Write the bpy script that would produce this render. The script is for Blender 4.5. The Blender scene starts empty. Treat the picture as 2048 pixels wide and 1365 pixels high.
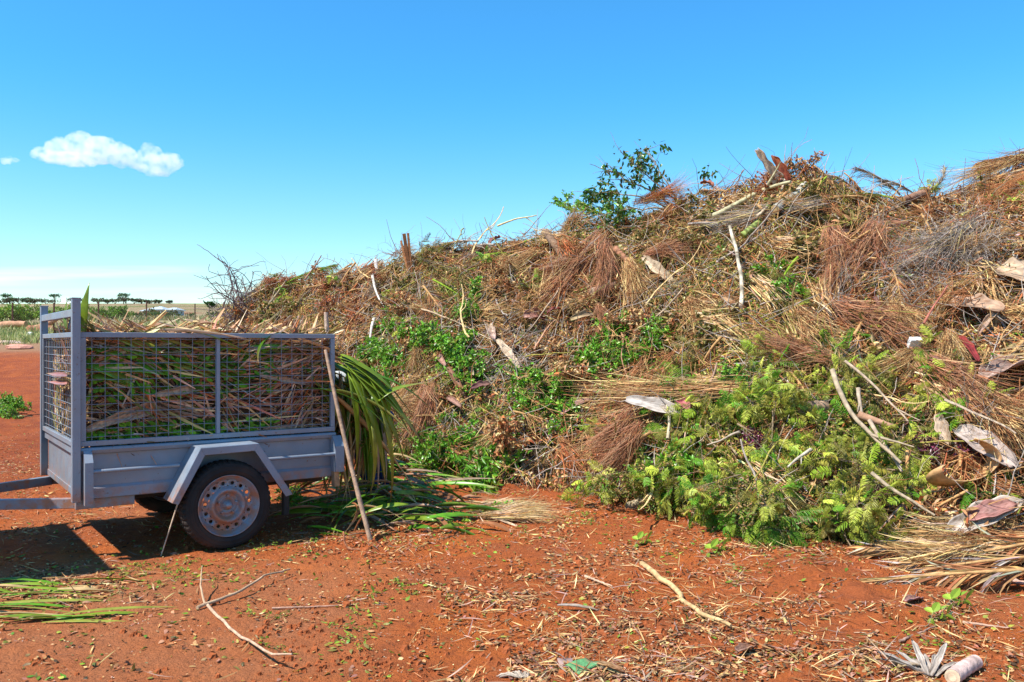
import bpy, math, random
import numpy as np
from mathutils import Vector, Matrix

# ------------------------------------------------------------------ camera, sky, sun
F = 1723.0; HZ = 690.0; H = 1.42            # focal length in photo pixels, horizon row, eye height
sc = bpy.context.scene
col = sc.collection
cam_d = bpy.data.cameras.new("camera"); cam = bpy.data.objects.new("camera", cam_d); col.objects.link(cam)
cam_d.sensor_width = 36.0; cam_d.lens = 36.0 * F / 2048.0
cam_d.shift_y = (HZ - 682.5) / 2048.0
cam_d.clip_start = 0.05; cam_d.clip_end = 12000
cam.location = (0, 0, H); cam.rotation_euler = (math.radians(90), 0, 0)
sc.camera = cam

SUN_AZ = math.atan2(-0.86, -0.51); SUN_EL = math.radians(55)
w = bpy.data.worlds.new("World"); sc.world = w; w.use_nodes = True
nt = w.node_tree; nt.nodes.clear()
def wn(t, **k):
    n = nt.nodes.new(t)
    for a, b in k.items(): setattr(n, a, b)
    return n
sky = wn('ShaderNodeTexSky', sky_type='NISHITA'); sky.sun_disc = False
sky.sun_elevation = SUN_EL; sky.sun_rotation = SUN_AZ
sky.air_density = 1.0; sky.dust_density = 0.3; sky.ozone_density = 1.5; sky.altitude = 0
tint = wn('ShaderNodeMix', data_type='RGBA', blend_type='MULTIPLY'); tint.inputs[0].default_value = 1
tint.inputs[7].default_value = (1, 1, 1, 1)
tc = wn('ShaderNodeTexCoord')
sep = wn('ShaderNodeSeparateXYZ'); nt.links.new(tc.outputs['Generated'], sep.inputs[0])
def wmath(op, a, b=None, c=None, clamp=False):
    n = wn('ShaderNodeMath', operation=op); n.use_clamp = clamp
    for i, v in enumerate((a, b, c)):
        if v is None: continue
        if isinstance(v, (int, float)): n.inputs[i].default_value = v
        else: nt.links.new(v, n.inputs[i])
    return n.outputs[0]
tcol = wn('ShaderNodeMix', data_type='RGBA'); tcol.inputs[6].default_value = (0.98, 1.16, 1.10, 1); tcol.inputs[7].default_value = (0.32, 1.03, 1.42, 1)
tmr = wn('ShaderNodeMapRange', interpolation_type='SMOOTHSTEP'); tmr.inputs[1].default_value = -0.02; tmr.inputs[2].default_value = 0.30; nt.links.new(sep.outputs[2], tmr.inputs[0]); nt.links.new(tmr.outputs[0], tcol.inputs[0]); nt.links.new(tcol.outputs[2], tint.inputs[7])
# thin high cloud streaks low over the western horizon, placed by direction
az = wmath('DIVIDE', sep.outputs[0], sep.outputs[1]); el = wmath('DIVIDE', sep.outputs[2], sep.outputs[1])
comb = wn('ShaderNodeCombineXYZ')
nt.links.new(wmath('MULTIPLY', az, 9.0), comb.inputs[0]); nt.links.new(wmath('MULTIPLY', el, 150.0), comb.inputs[1])
noi = wn('ShaderNodeTexNoise'); noi.inputs['Scale'].default_value = 1.0; noi.inputs['Detail'].default_value = 5; noi.inputs['Distortion'].default_value = 0.4
nt.links.new(comb.outputs[0], noi.inputs['Vector'])
def bump1(v, c, wdt):
    d = wmath('ABSOLUTE', wmath('SUBTRACT', v, c)); return wmath('SUBTRACT', 1.0, wmath('DIVIDE', d, wdt), clamp=True)
def wisp(ca, wa, ce, we, amt, slope=0.0):
    e2 = wmath('SUBTRACT', el, wmath('MULTIPLY', wmath('SUBTRACT', az, ca), slope))
    m = wmath('MULTIPLY', bump1(az, ca, wa), bump1(e2, ce, we))
    m = wmath('MULTIPLY', wmath('POWER', m, 0.7), wmath('MULTIPLY', wmath('SUBTRACT', noi.outputs[0], 0.18), 2.6), clamp=True)
    return wmath('MULTIPLY', m, amt)
front = wmath('GREATER_THAN', sep.outputs[1], 0.0)
mask = wisp(-0.50, 0.16, 0.084, 0.008, 0.45, 0.01)
for a in ((-0.60, 0.10, 0.076, 0.009, 0.4, 0.0), (-0.33, 0.14, 0.052, 0.018, 0.30, 0.0), (-0.45, 0.2, 0.062, 0.005, .25, 0.0)):
    mask = wmath('ADD', mask, wisp(*a), clamp=True)
dome = wmath('MULTIPLY', bump1(az, -0.517, 0.012), bump1(el, 0.040, 0.018)); dome = wmath('MULTIPLY', dome, 1.5, clamp=True)
mask = wmath('MULTIPLY', wmath('MAXIMUM', mask, dome), front)
mix = wn('ShaderNodeMix', data_type='RGBA'); nt.links.new(mask, mix.inputs[0])
nt.links.new(sky.outputs[0], tint.inputs[6]); nt.links.new(tint.outputs[2], mix.inputs[6]); mix.inputs[7].default_value = (7.6, 8.2, 8.6, 1)
bg = wn('ShaderNodeBackground'); bg.inputs['Strength'].default_value = 0.106
out = wn('ShaderNodeOutputWorld'); nt.links.new(mix.outputs[2], bg.inputs[0]); nt.links.new(bg.outputs[0], out.inputs[0])

sun_d = bpy.data.lights.new("sun", 'SUN'); sun_d.energy = 5.0; sun_d.angle = math.radians(0.5); sun_d.color = (1.0, 0.945, 0.86)
sun = bpy.data.objects.new("sun", sun_d); col.objects.link(sun)
SUNV = Vector((math.sin(SUN_AZ) * math.cos(SUN_EL), math.cos(SUN_AZ) * math.cos(SUN_EL), math.sin(SUN_EL)))
sun.rotation_euler = SUNV.to_track_quat('Z', 'Y').to_euler()
sc.view_settings.view_transform = 'Standard'; sc.view_settings.look = 'None'
sc.view_settings.exposure = 0.74; sc.view_settings.gamma = 1
sc.cycles.max_bounces = 6; sc.cycles.transparent_max_bounces = 6; sc.cycles.volume_bounces = 6

# ------------------------------------------------------------------ helpers
rng = np.random.default_rng(7); random.seed(7)
R_ = lambda a=0.0, b=1.0, n=None: rng.uniform(a, b, n)
_tab = np.random.default_rng(3).random((256, 256))
def vnoise(x, y):
    xi = np.floor(x).astype(int); yi = np.floor(y).astype(int); fx = x - xi; fy = y - yi
    fx = fx * fx * (3 - 2 * fx); fy = fy * fy * (3 - 2 * fy)
    a = _tab[xi & 255, yi & 255]; b = _tab[(xi + 1) & 255, yi & 255]; c = _tab[xi & 255, (yi + 1) & 255]; d = _tab[(xi + 1) & 255, (yi + 1) & 255]
    return (a * (1 - fx) + b * fx) * (1 - fy) + (c * (1 - fx) + d * fx) * fy
def fbm(x, y, o=4, g=0.5):
    x = np.asarray(x, float); y = np.asarray(y, float); s = 0; a = 1; t = 0
    for k in range(o):
        s = s + a * vnoise(x * 2**k + 17.3 * k, y * 2**k + 9.1 * k); t += a; a *= g
    return s / t * 2 - 1            # -1..1
def nrmz(v): return v / np.maximum(np.linalg.norm(v, axis=-1, keepdims=True), 1e-9)
def rvec(n): return nrmz(rng.normal(size=(n, 3)))
def tag(o, label=None, cat=None, group=None, kind=None):
    if label: o['label'] = label
    if cat: o['category'] = cat
    if group: o['group'] = group
    if kind: o['kind'] = kind
    return o
def empty(name, loc=(0, 0, 0), rz=0):
    o = bpy.data.objects.new(name, None); col.objects.link(o); o.location = loc; o.rotation_euler = (0, 0, rz)
    o.empty_display_size = 0.1
    return o
class MB:
    """collects polygons with a colour per vertex and links them as one mesh object"""
    def __init__(s): s.v = []; s.q = []; s.t = []; s.c = []; s.n = 0
    def add(s, v, quads=None, tris=None, c=(0.5, 0.5, 0.5)):
        v = np.asarray(v, float).reshape(-1, 3); n = len(v)
        s.v.append(v)
        if quads is not None and len(quads): s.q.append(np.asarray(quads, int).reshape(-1, 4) + s.n)
        if tris is not None and len(tris): s.t.append(np.asarray(tris, int).reshape(-1, 3) + s.n)
        c = np.asarray(c, float); c = np.broadcast_to(c, (n, 3)) if c.ndim == 1 else c
        s.c.append(c); s.n += n
    def box(s, x0, x1, y0, y1, z0, z1, c=(0.5, 0.5, 0.5)):
        v = [(x, y, z) for x in (x0, x1) for y in (y0, y1) for z in (z0, z1)]
        s.add(v, [(0, 1, 3, 2), (4, 6, 7, 5), (0, 4, 5, 1), (2, 3, 7, 6), (0, 2, 6, 4), (1, 5, 7, 3)], c=c)
    def bar(s, a, b, wd, ht, up=(0, 0, 1), c=(0.5, 0.5, 0.5)):
        a = Vector(a); b = Vector(b); d = (b - a).normalized(); u = Vector(up); sd = d.cross(u).normalized(); u = sd.cross(d).normalized()
        v = [p + sd * sx * wd / 2 + u * sz * ht / 2 for p in (a, b) for sx in (-1, 1) for sz in (-1, 1)]
        s.add([tuple(p) for p in v], [(0, 1, 3, 2), (4, 6, 7, 5), (0, 4, 5, 1), (2, 3, 7, 6), (0, 2, 6, 4), (1, 5, 7, 3)], c=c)
    def tube(s, pts, rad, k=7, c=(0.5, 0.5, 0.5), cap=True, flat=1.0):
        pts = np.asarray(pts, float); n = len(pts); rad = np.broadcast_to(np.asarray(rad, float), (n,))
        tg = nrmz(np.gradient(pts, axis=0)); ref = np.array([0.13, 0.21, 0.97])
        if abs(tg[0] @ ref) > 0.9: ref = np.array([0.97, 0.1, 0.2])
        sd = nrmz(np.cross(tg, ref)); up = np.cross(sd, tg)
        a = np.linspace(0, 2 * np.pi, k, endpoint=False)
        v = pts[:, None] + rad[:, None, None] * (np.cos(a)[None, :, None] * sd[:, None] + flat * np.sin(a)[None, :, None] * up[:, None])
        i = np.arange(n - 1)[:, None] * k; j = np.arange(k)[None]
        q = np.stack([i + j, i + (j + 1) % k, i + k + (j + 1) % k, i + k + j], -1).reshape(-1, 4)
        cc = np.asarray(c, float)
        if cc.ndim == 2: cc = np.repeat(cc, k, 0)
        s.add(v.reshape(-1, 3), q, c=cc)
        if cap:
            b0 = s.n
            ce = np.asarray(c, float) if np.asarray(c).ndim == 1 else np.asarray(c)[0]
            for e in (0, n - 1):
                b = s.n; vv = np.vstack([v[e], pts[e][None]])
                t = [(x, (x + 1) % k, k) if e else ((x + 1) % k, x, k) for x in range(k)]
                s.add(vv, tris=t, c=ce)
    def ribbons(s, base, dr, nr, L, W, bend, widths, c, fold=0.0, twist=0.0, across=2, cend=None):
        base = np.asarray(base, float); N = len(base)
        if N == 0: return
        dr = nrmz(dr); nr = nrmz(nr - dr * np.sum(nr * dr, -1, keepdims=True))
        L = np.broadcast_to(L, (N,)).astype(float); W = np.broadcast_to(W, (N,)).astype(float)
        b = np.broadcast_to(bend, (N,)).astype(float).copy(); b[np.abs(b) < 1e-3] = 1e-3
        tw = np.broadcast_to(twist, (N,)).astype(float)
        wd = np.asarray(widths, float); R = len(wd); t = np.linspace(0, 1, R)
        an = b[:, None] * t[None]
        ss = (L / b)[:, None] * np.sin(an); cc = (L / b)[:, None] * (1 - np.cos(an))
        pos = base[:, None] + dr[:, None] * ss[..., None] - nr[:, None] * cc[..., None]
        nn = nr[:, None] * np.cos(an)[..., None] + dr[:, None] * np.sin(an)[..., None]
        sd = np.cross(dr, nr)[:, None]; ta = tw[:, None] * t[None]
        si = sd * np.cos(ta)[..., None] + nn * np.sin(ta)[..., None]
        hw = W[:, None] * wd[None] / 2
        off = si * hw[..., None]; up = nn * (hw * fold)[..., None]
        if across == 2: V = np.stack([pos - off, pos + off], 2)
        else: V = np.stack([pos - off + up, pos, pos + off + up], 2)
        A = across; i = (np.arange(N) * R * A)[:, None, None]; r = np.arange(R - 1)[None, :, None] * A; a = np.arange(A - 1)[None, None, :]
        q = np.stack([i + r + a, i + r + a + 1, i + r + A + a + 1, i + r + A + a], -1).reshape(-1, 4)
        c = np.asarray(c, float); c = np.broadcast_to(c, (N, 3)) if c.ndim == 1 else c
        cc_ = np.repeat(c, R * A, 0)
        if cend is not None: w_ = (np.clip(t - .55, 0, 1) / .45) ** 1.5; w_ = np.tile(np.repeat(w_, A), N)[:, None]; cc_ = cc_ * (1 - w_) + np.asarray(cend) * w_; cc_ = cc_ * (1 + rng.normal(0, .10, (len(cc_), 1)))
        s.add(V.reshape(-1, 3), q, c=np.clip(cc_, 0, .9))
    def mesh(s, name, mat, smooth=False):
        me = bpy.data.meshes.new(name)
        V = np.vstack(s.v); C = np.vstack(s.c)
        Q = np.vstack(s.q) if s.q else np.zeros((0, 4), int); T = np.vstack(s.t) if s.t else np.zeros((0, 3), int)
        me.vertices.add(len(V)); me.vertices.foreach_set('co', V.astype(np.float32).ravel())
        lp = np.concatenate([Q.ravel(), T.ravel()]).astype(np.int32)
        me.loops.add(len(lp)); me.loops.foreach_set('vertex_index', lp)
        st = np.concatenate([np.arange(len(Q)) * 4, len(Q) * 4 + np.arange(len(T)) * 3]).astype(np.int32)
        me.polygons.add(len(st)); me.polygons.foreach_set('loop_start', st)
        me.polygons.foreach_set('use_smooth', np.full(len(st), bool(smooth)))
        me.update(calc_edges=True)
        at = me.color_attributes.new('Col', 'FLOAT_COLOR', 'POINT')
        at.data.foreach_set('color', np.hstack([C, np.ones((len(C), 1))]).astype(np.float32).ravel())
        for m in (mat if isinstance(mat, (list, tuple)) else [mat]): me.materials.append(m)
        return me
    def build(s, name, mat, parent=None, smooth=False, bevel=0):
        o = bpy.data.objects.new(name, s.mesh(name, mat, smooth)); col.objects.link(o)
        if parent: o.parent = parent
        if bevel:
            b = o.modifiers.new('bevel', 'BEVEL'); b.width = bevel; b.segments = 2; b.limit_method = 'ANGLE'
        return o

def material(name, color=None, rough=0.7, metal=0.0, vcol=False, var=0.25, scale=30.0, bump=0.0, bscale=60.0, trans=0.0, spec=0.3, color2=None, detail=4, dirt=None):
    m = bpy.data.materials.new(name); m.use_nodes = True; t = m.node_tree; n = t.nodes; l = t.links
    p = n['Principled BSDF']; p.inputs['Roughness'].default_value = rough; p.inputs['Metallic'].default_value = metal
    p.inputs['Specular IOR Level'].default_value = spec
    co = n.new('ShaderNodeTexCoord'); nz = n.new('ShaderNodeTexNoise'); nz.inputs['Scale'].default_value = scale; nz.inputs['Detail'].default_value = detail
    l.new(co.outputs['Object'], nz.inputs['Vector'])
    if vcol:
        a = n.new('ShaderNodeAttribute'); a.attribute_name = 'Col'; src = a.outputs['Color']
    else:
        a = n.new('ShaderNodeRGB'); a.outputs[0].default_value = (*color, 1); src = a.outputs[0]
    mr = n.new('ShaderNodeMapRange'); l.new(nz.outputs[0], mr.inputs[0]); mr.inputs[1].default_value = 0.3; mr.inputs[2].default_value = 0.7
    mr.inputs[3].default_value = 1 - var; mr.inputs[4].default_value = 1 + var
    mu = n.new('ShaderNodeVectorMath'); mu.operation = 'SCALE'; l.new(src, mu.inputs[0]); l.new(mr.outputs[0], mu.inputs[3]); c = mu.outputs[0]
    if color2 is not None:
        n2 = n.new('ShaderNodeTexNoise'); n2.inputs['Scale'].default_value = scale * 0.23; n2.inputs['Detail'].default_value = 6; l.new(co.outputs['Object'], n2.inputs['Vector'])
        rp = n.new('ShaderNodeMapRange'); rp.inputs[1].default_value = 0.5; rp.inputs[2].default_value = 0.68; l.new(n2.outputs[0], rp.inputs[0])
        mx = n.new('ShaderNodeMix'); mx.data_type = 'RGBA'; l.new(rp.outputs[0], mx.inputs[0]); l.new(c, mx.inputs[6]); mx.inputs[7].default_value = (*color2, 1); c = mx.outputs[2]
    l.new(c, p.inputs['Base Color'])
    if bump:
        nb = n.new('ShaderNodeTexNoise'); nb.inputs['Scale'].default_value = bscale; nb.inputs['Detail'].default_value = 5; l.new(co.outputs['Object'], nb.inputs['Vector'])
        b = n.new('ShaderNodeBump'); b.inputs['Strength'].default_value = 1.0; b.inputs['Distance'].default_value = bump; l.new(nb.outputs[0], b.inputs['Height']); l.new(b.outputs[0], p.inputs['Normal'])
    if trans:
        tr = n.new('ShaderNodeBsdfTranslucent'); l.new(c, tr.inputs[0]); ms = n.new('ShaderNodeMixShader'); ms.inputs[0].default_value = trans
        l.new(p.outputs[0], ms.inputs[1]); l.new(tr.outputs[0], ms.inputs[2]); l.new(ms.outputs[0], n['Material Output'].inputs[0])
    return m

def P(px, py, d):
    return np.array([(px - 1024) / F * d, d, H - (py - HZ) / F * d])

# terrain ------------------------------------------------------------------
_td = np.array([-60, 12, 16, 20, 28, 30, 36, 45, 60, 100, 280, 450, 900, 3000.])
_tz = np.array([0, 0, .08, .38, 1.2, 1.35, 1.75, 2.3, 3.1, 4.3, 10.8, 22.3, 18, 0.])
def gz(x, y):
    x = np.asarray(x, float); y = np.asarray(y, float)
    b = np.interp(y, _td, _tz)
    near = np.clip((16 - y) / 4, 0, 1) * np.clip((y + 2) / 3, 0, 1)
    fine = 0.020 * fbm(x * 1.1 + 5, y * 1.1, 4) + 0.068 * np.maximum(fbm(x * 3.2 + 3, y * 4.2, 5, 0.62), 0) * rough_zone(x, y) + 0.006 * fbm(x * 19, y * 19, 2)
    mid = 0.10 * fbm(x * 0.25, y * 0.25, 3) * np.clip((y - 14) / 10, 0, 1)
    far = fbm(x * 0.006 + 3, y * 0.006, 4) * np.clip((y - 150) / 250, 0, 1) * 2.0
    mid = mid + (0.10 * fbm(x * 1.4, y * 1.1, 5, .6) + 0.05 * np.sin((x * .5 + y) * 3.2) * np.clip(fbm(x * .5, y * .5, 2) + .4, 0, 1)) * np.clip((y - 9) / 3, 0, 1) * np.clip((31 - y) / 3, 0, 1)
    tilt = -np.clip((x + 130) / 50, 0, 3) * np.clip((y - 300) / 150, 0, 1) * 1.6
    return b + fine * near + mid + far + tilt
def rough_zone(x, y):
    r = np.clip(fbm(x * 0.7 + 40, y * 0.7 + 11, 2) * 1.6 + 0.5, 0, 1)
    smooth_l = np.clip((x + 1.3 + (y - 4) * 0.2) / 0.6, 0, 1)       # the packed wheel track at the left stays smooth
    return 0.25 + r * (0.3 + 0.7 * smooth_l)
def G(px, py):
    d = np.geomspace(3, 200, 500); x = (px - 1024) / F * d; hit = np.nonzero(np.interp(d, _td, _tz) >= H - (py - HZ) / F * d)[0]
    d = float(d[hit[0]]) if len(hit) else 200.0
    if d < 12.2: d = H * F / (py - HZ)
    x = (px - 1024) / F * d
    return np.array([x, d, float(gz(x, d))])

# debris mound --------------------------------------------------------------
_cu = np.array([385, 420, 450, 500, 560, 620, 700, 780, 850, 950, 1050, 1150, 1250, 1350, 1450, 1560, 1650, 1750, 1880, 1960, 2048, 2300, 2700.])
_cy = np.array([812, 690, 626, 588, 560, 552, 552, 546, 504, 484, 476, 450, 446, 422, 388, 345, 360, 374, 382, 350, 325, 318, 318.])
_cd = np.array([17, 16.8, 16.5, 16, 15.5, 15, 14.5, 14, 13.5, 13, 12.5, 12, 12, 11.5, 11, 10.5, 10.5, 10.5, 10.5, 10.5, 10.5, 10, 10.])
_fu = np.array([385, 500, 600, 700, 800, 900, 1000, 1100, 1200, 1300, 1400, 1500, 1700, 1850, 1950, 2048, 2300, 2700.])
_fd = np.array([16.5, 14, 12, 10.5, 9.6, 8.9, 8.7, 8.5, 8.0, 7.3, 6.9, 6.4, 6.15, 6.0, 5.75, 5.5, 5.0, 5.0])
def surf(u, v, noise=True):
    u = np.asarray(u, float); v = np.asarray(v, float)
    df = np.interp(u, _fu, _fd); dc = np.interp(u, _cu, _cd); zt = H - (np.interp(u, _cu, _cy) - HZ) / F * dc
    vf = np.clip(v, 0.0, 1.0); vb = np.maximum(v - 1, 0)
    d = df + (dc - df) * vf + vb * 4.0
    x = (u - 1024) / F * d
    zg = np.interp(d, _td, _tz)
    z = zg + (zt - zg) * (vf ** 0.78) * (1 - vb ** 1.3)
    if noise:
        env = np.clip(v / 0.12, 0, 1) * np.clip((2 - v) / 0.3, 0, 1)
        k = np.clip((u - 385) / 150, 0.15, 1)
        z = z + env * k * (0.28 * fbm(x * 0.8 + 2, d * 0.8 + 1, 3) + 0.15 * fbm(x * 2.6, d * 2.6 + v * 3, 2)) * np.where(v > 0.9, 0.6, 1)
    z = np.maximum(z, zg - 0.06)
    return np.stack([x, d, z], -1)
def snormal(u, v):
    a = surf(u + 6, v) - surf(u - 6, v); b = surf(u, v + 0.02) - surf(u, v - 0.02)
    n = np.cross(a, b); n = nrmz(n); return n * np.sign(n[..., 2:3] + 1e-9)
_vt = np.linspace(0, 1, 241)
def PV(px, py):
    s = surf(np.full(241, float(px)), _vt); y = HZ - (s[:, 2] - H) / s[:, 1] * F
    k = np.nonzero(y <= py)[0]
    return float(_vt[k[0]]) if len(k) else 1.0
def PP(px, py, lift=0.0):
    v = PV(px, py); s = surf(px, v); n = snormal(np.array([float(px)]), np.array([v]))[0]
    y = HZ - (s[2] - H) / s[1] * F
    if py < y - 2 and v >= 1: s = P(px, py, float(np.interp(px, _cu, _cd)))
    elif v == 0.0 and py > y + 2: s = G(px, py); n = np.array([0, 0, 1.])
    return s + n * lift, n

# ------------------------------------------------------------------ ground
def axis(lo, hi, st, out_lo, out_hi, g=1.13):
    a = list(np.arange(lo, hi, st)); s = st; x = a[-1]
    while x < out_hi: s *= g; x += s; a.append(x)
    s = st; x = a[0]; b = []
    while x > out_lo: s *= g; x -= s; b.append(x)
    return np.array(b[::-1] + a)
gx = axis(-5.5, 5.0, 0.028, -1500, 1500); gy = axis(3.2, 10.5, 0.028, -40, 2900, 1.045)
X, Y = np.meshgrid(gx, gy, indexing='ij'); Z = gz(X, Y)
mb = MB(); nx, ny = X.shape
i = np.arange(nx - 1)[:, None] * ny; j = np.arange(ny - 1)[None]
mb.add(np.stack([X, Y, Z], -1).reshape(-1, 3), np.stack([i + j, i + ny + j, i + ny + j + 1, i + j + 1], -1).reshape(-1, 4))
def ground_material():
    m = bpy.data.materials.new('red_earth'); m.use_nodes = True; t = m.node_tree; n = t.nodes; l = t.links
    p = n['Principled BSDF']; p.inputs['Roughness'].default_value = 0.95; p.inputs['Specular IOR Level'].default_value = 0.08
    g = n.new('ShaderNodeNewGeometry'); sp = n.new('ShaderNodeSeparateXYZ'); l.new(g.outputs['Position'], sp.inputs[0])
    def noise(s, d=5, r=0.55):
        q = n.new('ShaderNodeTexNoise'); q.inputs['Scale'].default_value = s; q.inputs['Detail'].default_value = d; q.inputs['Roughness'].default_value = r
        l.new(g.outputs['Position'], q.inputs['Vector']); return q.outputs[0]
    def mapr(v, a, b, c=0.0, d=1.0):
        q = n.new('ShaderNodeMapRange'); l.new(v, q.inputs[0])
        for k, x in zip((1, 2, 3, 4), (a, b, c, d)): q.inputs[k].default_value = x
        return q.outputs[0]
    def mix(f, a, b):
        q = n.new('ShaderNodeMix'); q.data_type = 'RGBA'; l.new(f, q.inputs[0])
        for k, x in ((6, a), (7, b)):
            if isinstance(x, tuple): q.inputs[k].default_value = (*x, 1)
            else: l.new(x, q.inputs[k])
        return q.outputs[2]
    def mth(op, a, b):
        q = n.new('ShaderNodeMath'); q.operation = op
        for k, x in enumerate((a, b)):
            if isinstance(x, (int, float)): q.inputs[k].default_value = x
            else: l.new(x, q.inputs[k])
        return q.outputs[0]
    c = mix(mapr(noise(1.3), 0.38, 0.62), (0.50, 0.130, 0.030), (0.41, 0.108, 0.034))
    c = mix(mapr(noise(9, 6, 0.7), 0.45, 0.7), c, (0.30, 0.082, 0.030))
    c = mix(mapr(noise(26, 6, 0.75), 0.52, 0.66, 0, 0.6), c, (0.26, 0.070, 0.026))
    c = mix(mapr(noise(2.6, 6, 0.7), 0.52, 0.68, 0, 0.5), c, (0.34, 0.10, 0.040))
    c = mix(mapr(noise(0.5, 3), 0.55, 0.7, 0, 0.45), c, (0.42, 0.175, 0.085))       # paler dusty wheel-packed soil
    c = mix(mapr(noise(140, 3, 0.7), 0.64, 0.70, 0, 0.5), c, (0.42, 0.26, 0.16))     # grit
    c = mix(mapr(noise(60, 3, 0.6), 0.66, 0.72, 0, 0.5), c, (0.13, 0.05, 0.03))
    pk = mth('MULTIPLY', mapr(mth('ADD', sp.outputs[0], mth('MULTIPLY', noise(1.6, 4), 0.9)), 0.0, -0.6), mapr(mth('ADD', sp.outputs[1], mth('MULTIPLY', noise(1.1, 4), 0.8)), 6.3, 5.7))
    c = mix(mth('MULTIPLY', pk, mapr(noise(3.0, 4), 0.3, 0.7, 0.35, 0.8)), c, (0.42, 0.165, 0.075))
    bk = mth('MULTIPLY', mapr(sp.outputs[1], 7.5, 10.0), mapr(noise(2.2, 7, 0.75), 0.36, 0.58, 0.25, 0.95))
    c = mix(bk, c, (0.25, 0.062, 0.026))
    yy = mth('ADD', sp.outputs[1], mth('MULTIPLY', noise(0.5, 4), 3.0))
    c = mix(mapr(yy, 28.0, 31.0), c, (0.30, 0.17, 0.095))                             # greyer track
    grass = mix(mapr(noise(0.9, 6), 0.35, 0.65), (0.17, 0.20, 0.05), (0.36, 0.30, 0.14))
    c = mix(mapr(yy, 33.0, 34.5), c, grass)
    fld = mix(mapr(noise(0.02, 6, 0.65), 0.47, 0.53), (0.21, 0.20, 0.08), (0.34, 0.25, 0.14))
    fld = mix(mapr(noise(0.3, 5, 0.7), 0.5, 0.75), fld, (0.13, 0.14, 0.06))
    fld = mix(mapr(noise(0.012, 4), 0.56, 0.60, 0, 0.8), fld, (0.30, 0.12, 0.07))
    c = mix(mapr(yy, 50.0, 60.0), c, fld)
    l.new(c, p.inputs['Base Color'])
    h = mth('ADD', mth('MULTIPLY', noise(28, 6, 0.7), 1.0), mth('MULTIPLY', noise(150, 3, 0.7), 0.25))
    b = n.new('ShaderNodeBump'); b.inputs['Strength'].default_value = 1; b.inputs['Distance'].default_value = 0.042; l.new(h, b.inputs['Height']); l.new(b.outputs[0], p.inputs['Normal'])
    return m
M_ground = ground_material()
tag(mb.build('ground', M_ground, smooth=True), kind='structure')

M_leaf = material('leaf', vcol=True, rough=0.5, var=0.25, scale=9, trans=0.28, spec=0.4)
M_leafg = material('glossy_leaf', vcol=True, rough=0.34, var=0.2, scale=9, trans=0.30, spec=0.5)
M_dry = material('dry_leaf', vcol=True, rough=0.75, var=0.3, scale=14, trans=0.15, spec=0.2)
M_wood = material('wood', vcol=True, rough=0.85, var=0.35, scale=22, bump=0.004, bscale=70, spec=0.15)
M_husk = material('husk', vcol=True, rough=0.55, var=0.3, scale=16, bump=0.003, bscale=40, trans=0.08, spec=0.3)

# mound of packed old cuttings under everything
us = np.arange(385, 2700.1, 9.0); vs = np.concatenate([np.linspace(0, 1, 110), np.linspace(1.03, 2, 26)])
U, V = np.meshgrid(us, vs, indexing='ij'); S = surf(U, V)
nn = nrmz(np.cross(np.gradient(S, axis=0), np.gradient(S, axis=1))); nn *= np.sign(nn[..., 2:3] + 1e-9)
S = S - nn * 0.10 + nn * (0.05 * fbm(U * 0.05, V * 50, 3))[..., None]
S[:, 0, 2] -= 0.15; S[:, -1, 2] -= 0.3
mb = MB(); nx, ny = U.shape; i = np.arange(nx - 1)[:, None] * ny; j = np.arange(ny - 1)[None]
mb.add(S.reshape(-1, 3), np.stack([i + j, i + ny + j, i + ny + j + 1, i + j + 1], -1).reshape(-1, 4))
# close the two ends so the heap is a solid body
M_mound = material('shade_dark_cuttings', (0.045, 0.028, 0.015), rough=0.95, var=0.6, scale=22, bump=0.05, bscale=18, spec=0.05, color2=(0.05, 0.045, 0.015), detail=8)  # base colour darkened so gaps in the loose debris look deeply shaded
tag(mb.build('cuttings_mound', M_mound, smooth=True), 'long heap of packed brown garden cuttings under the loose debris', 'debris heap', kind='stuff')

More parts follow.
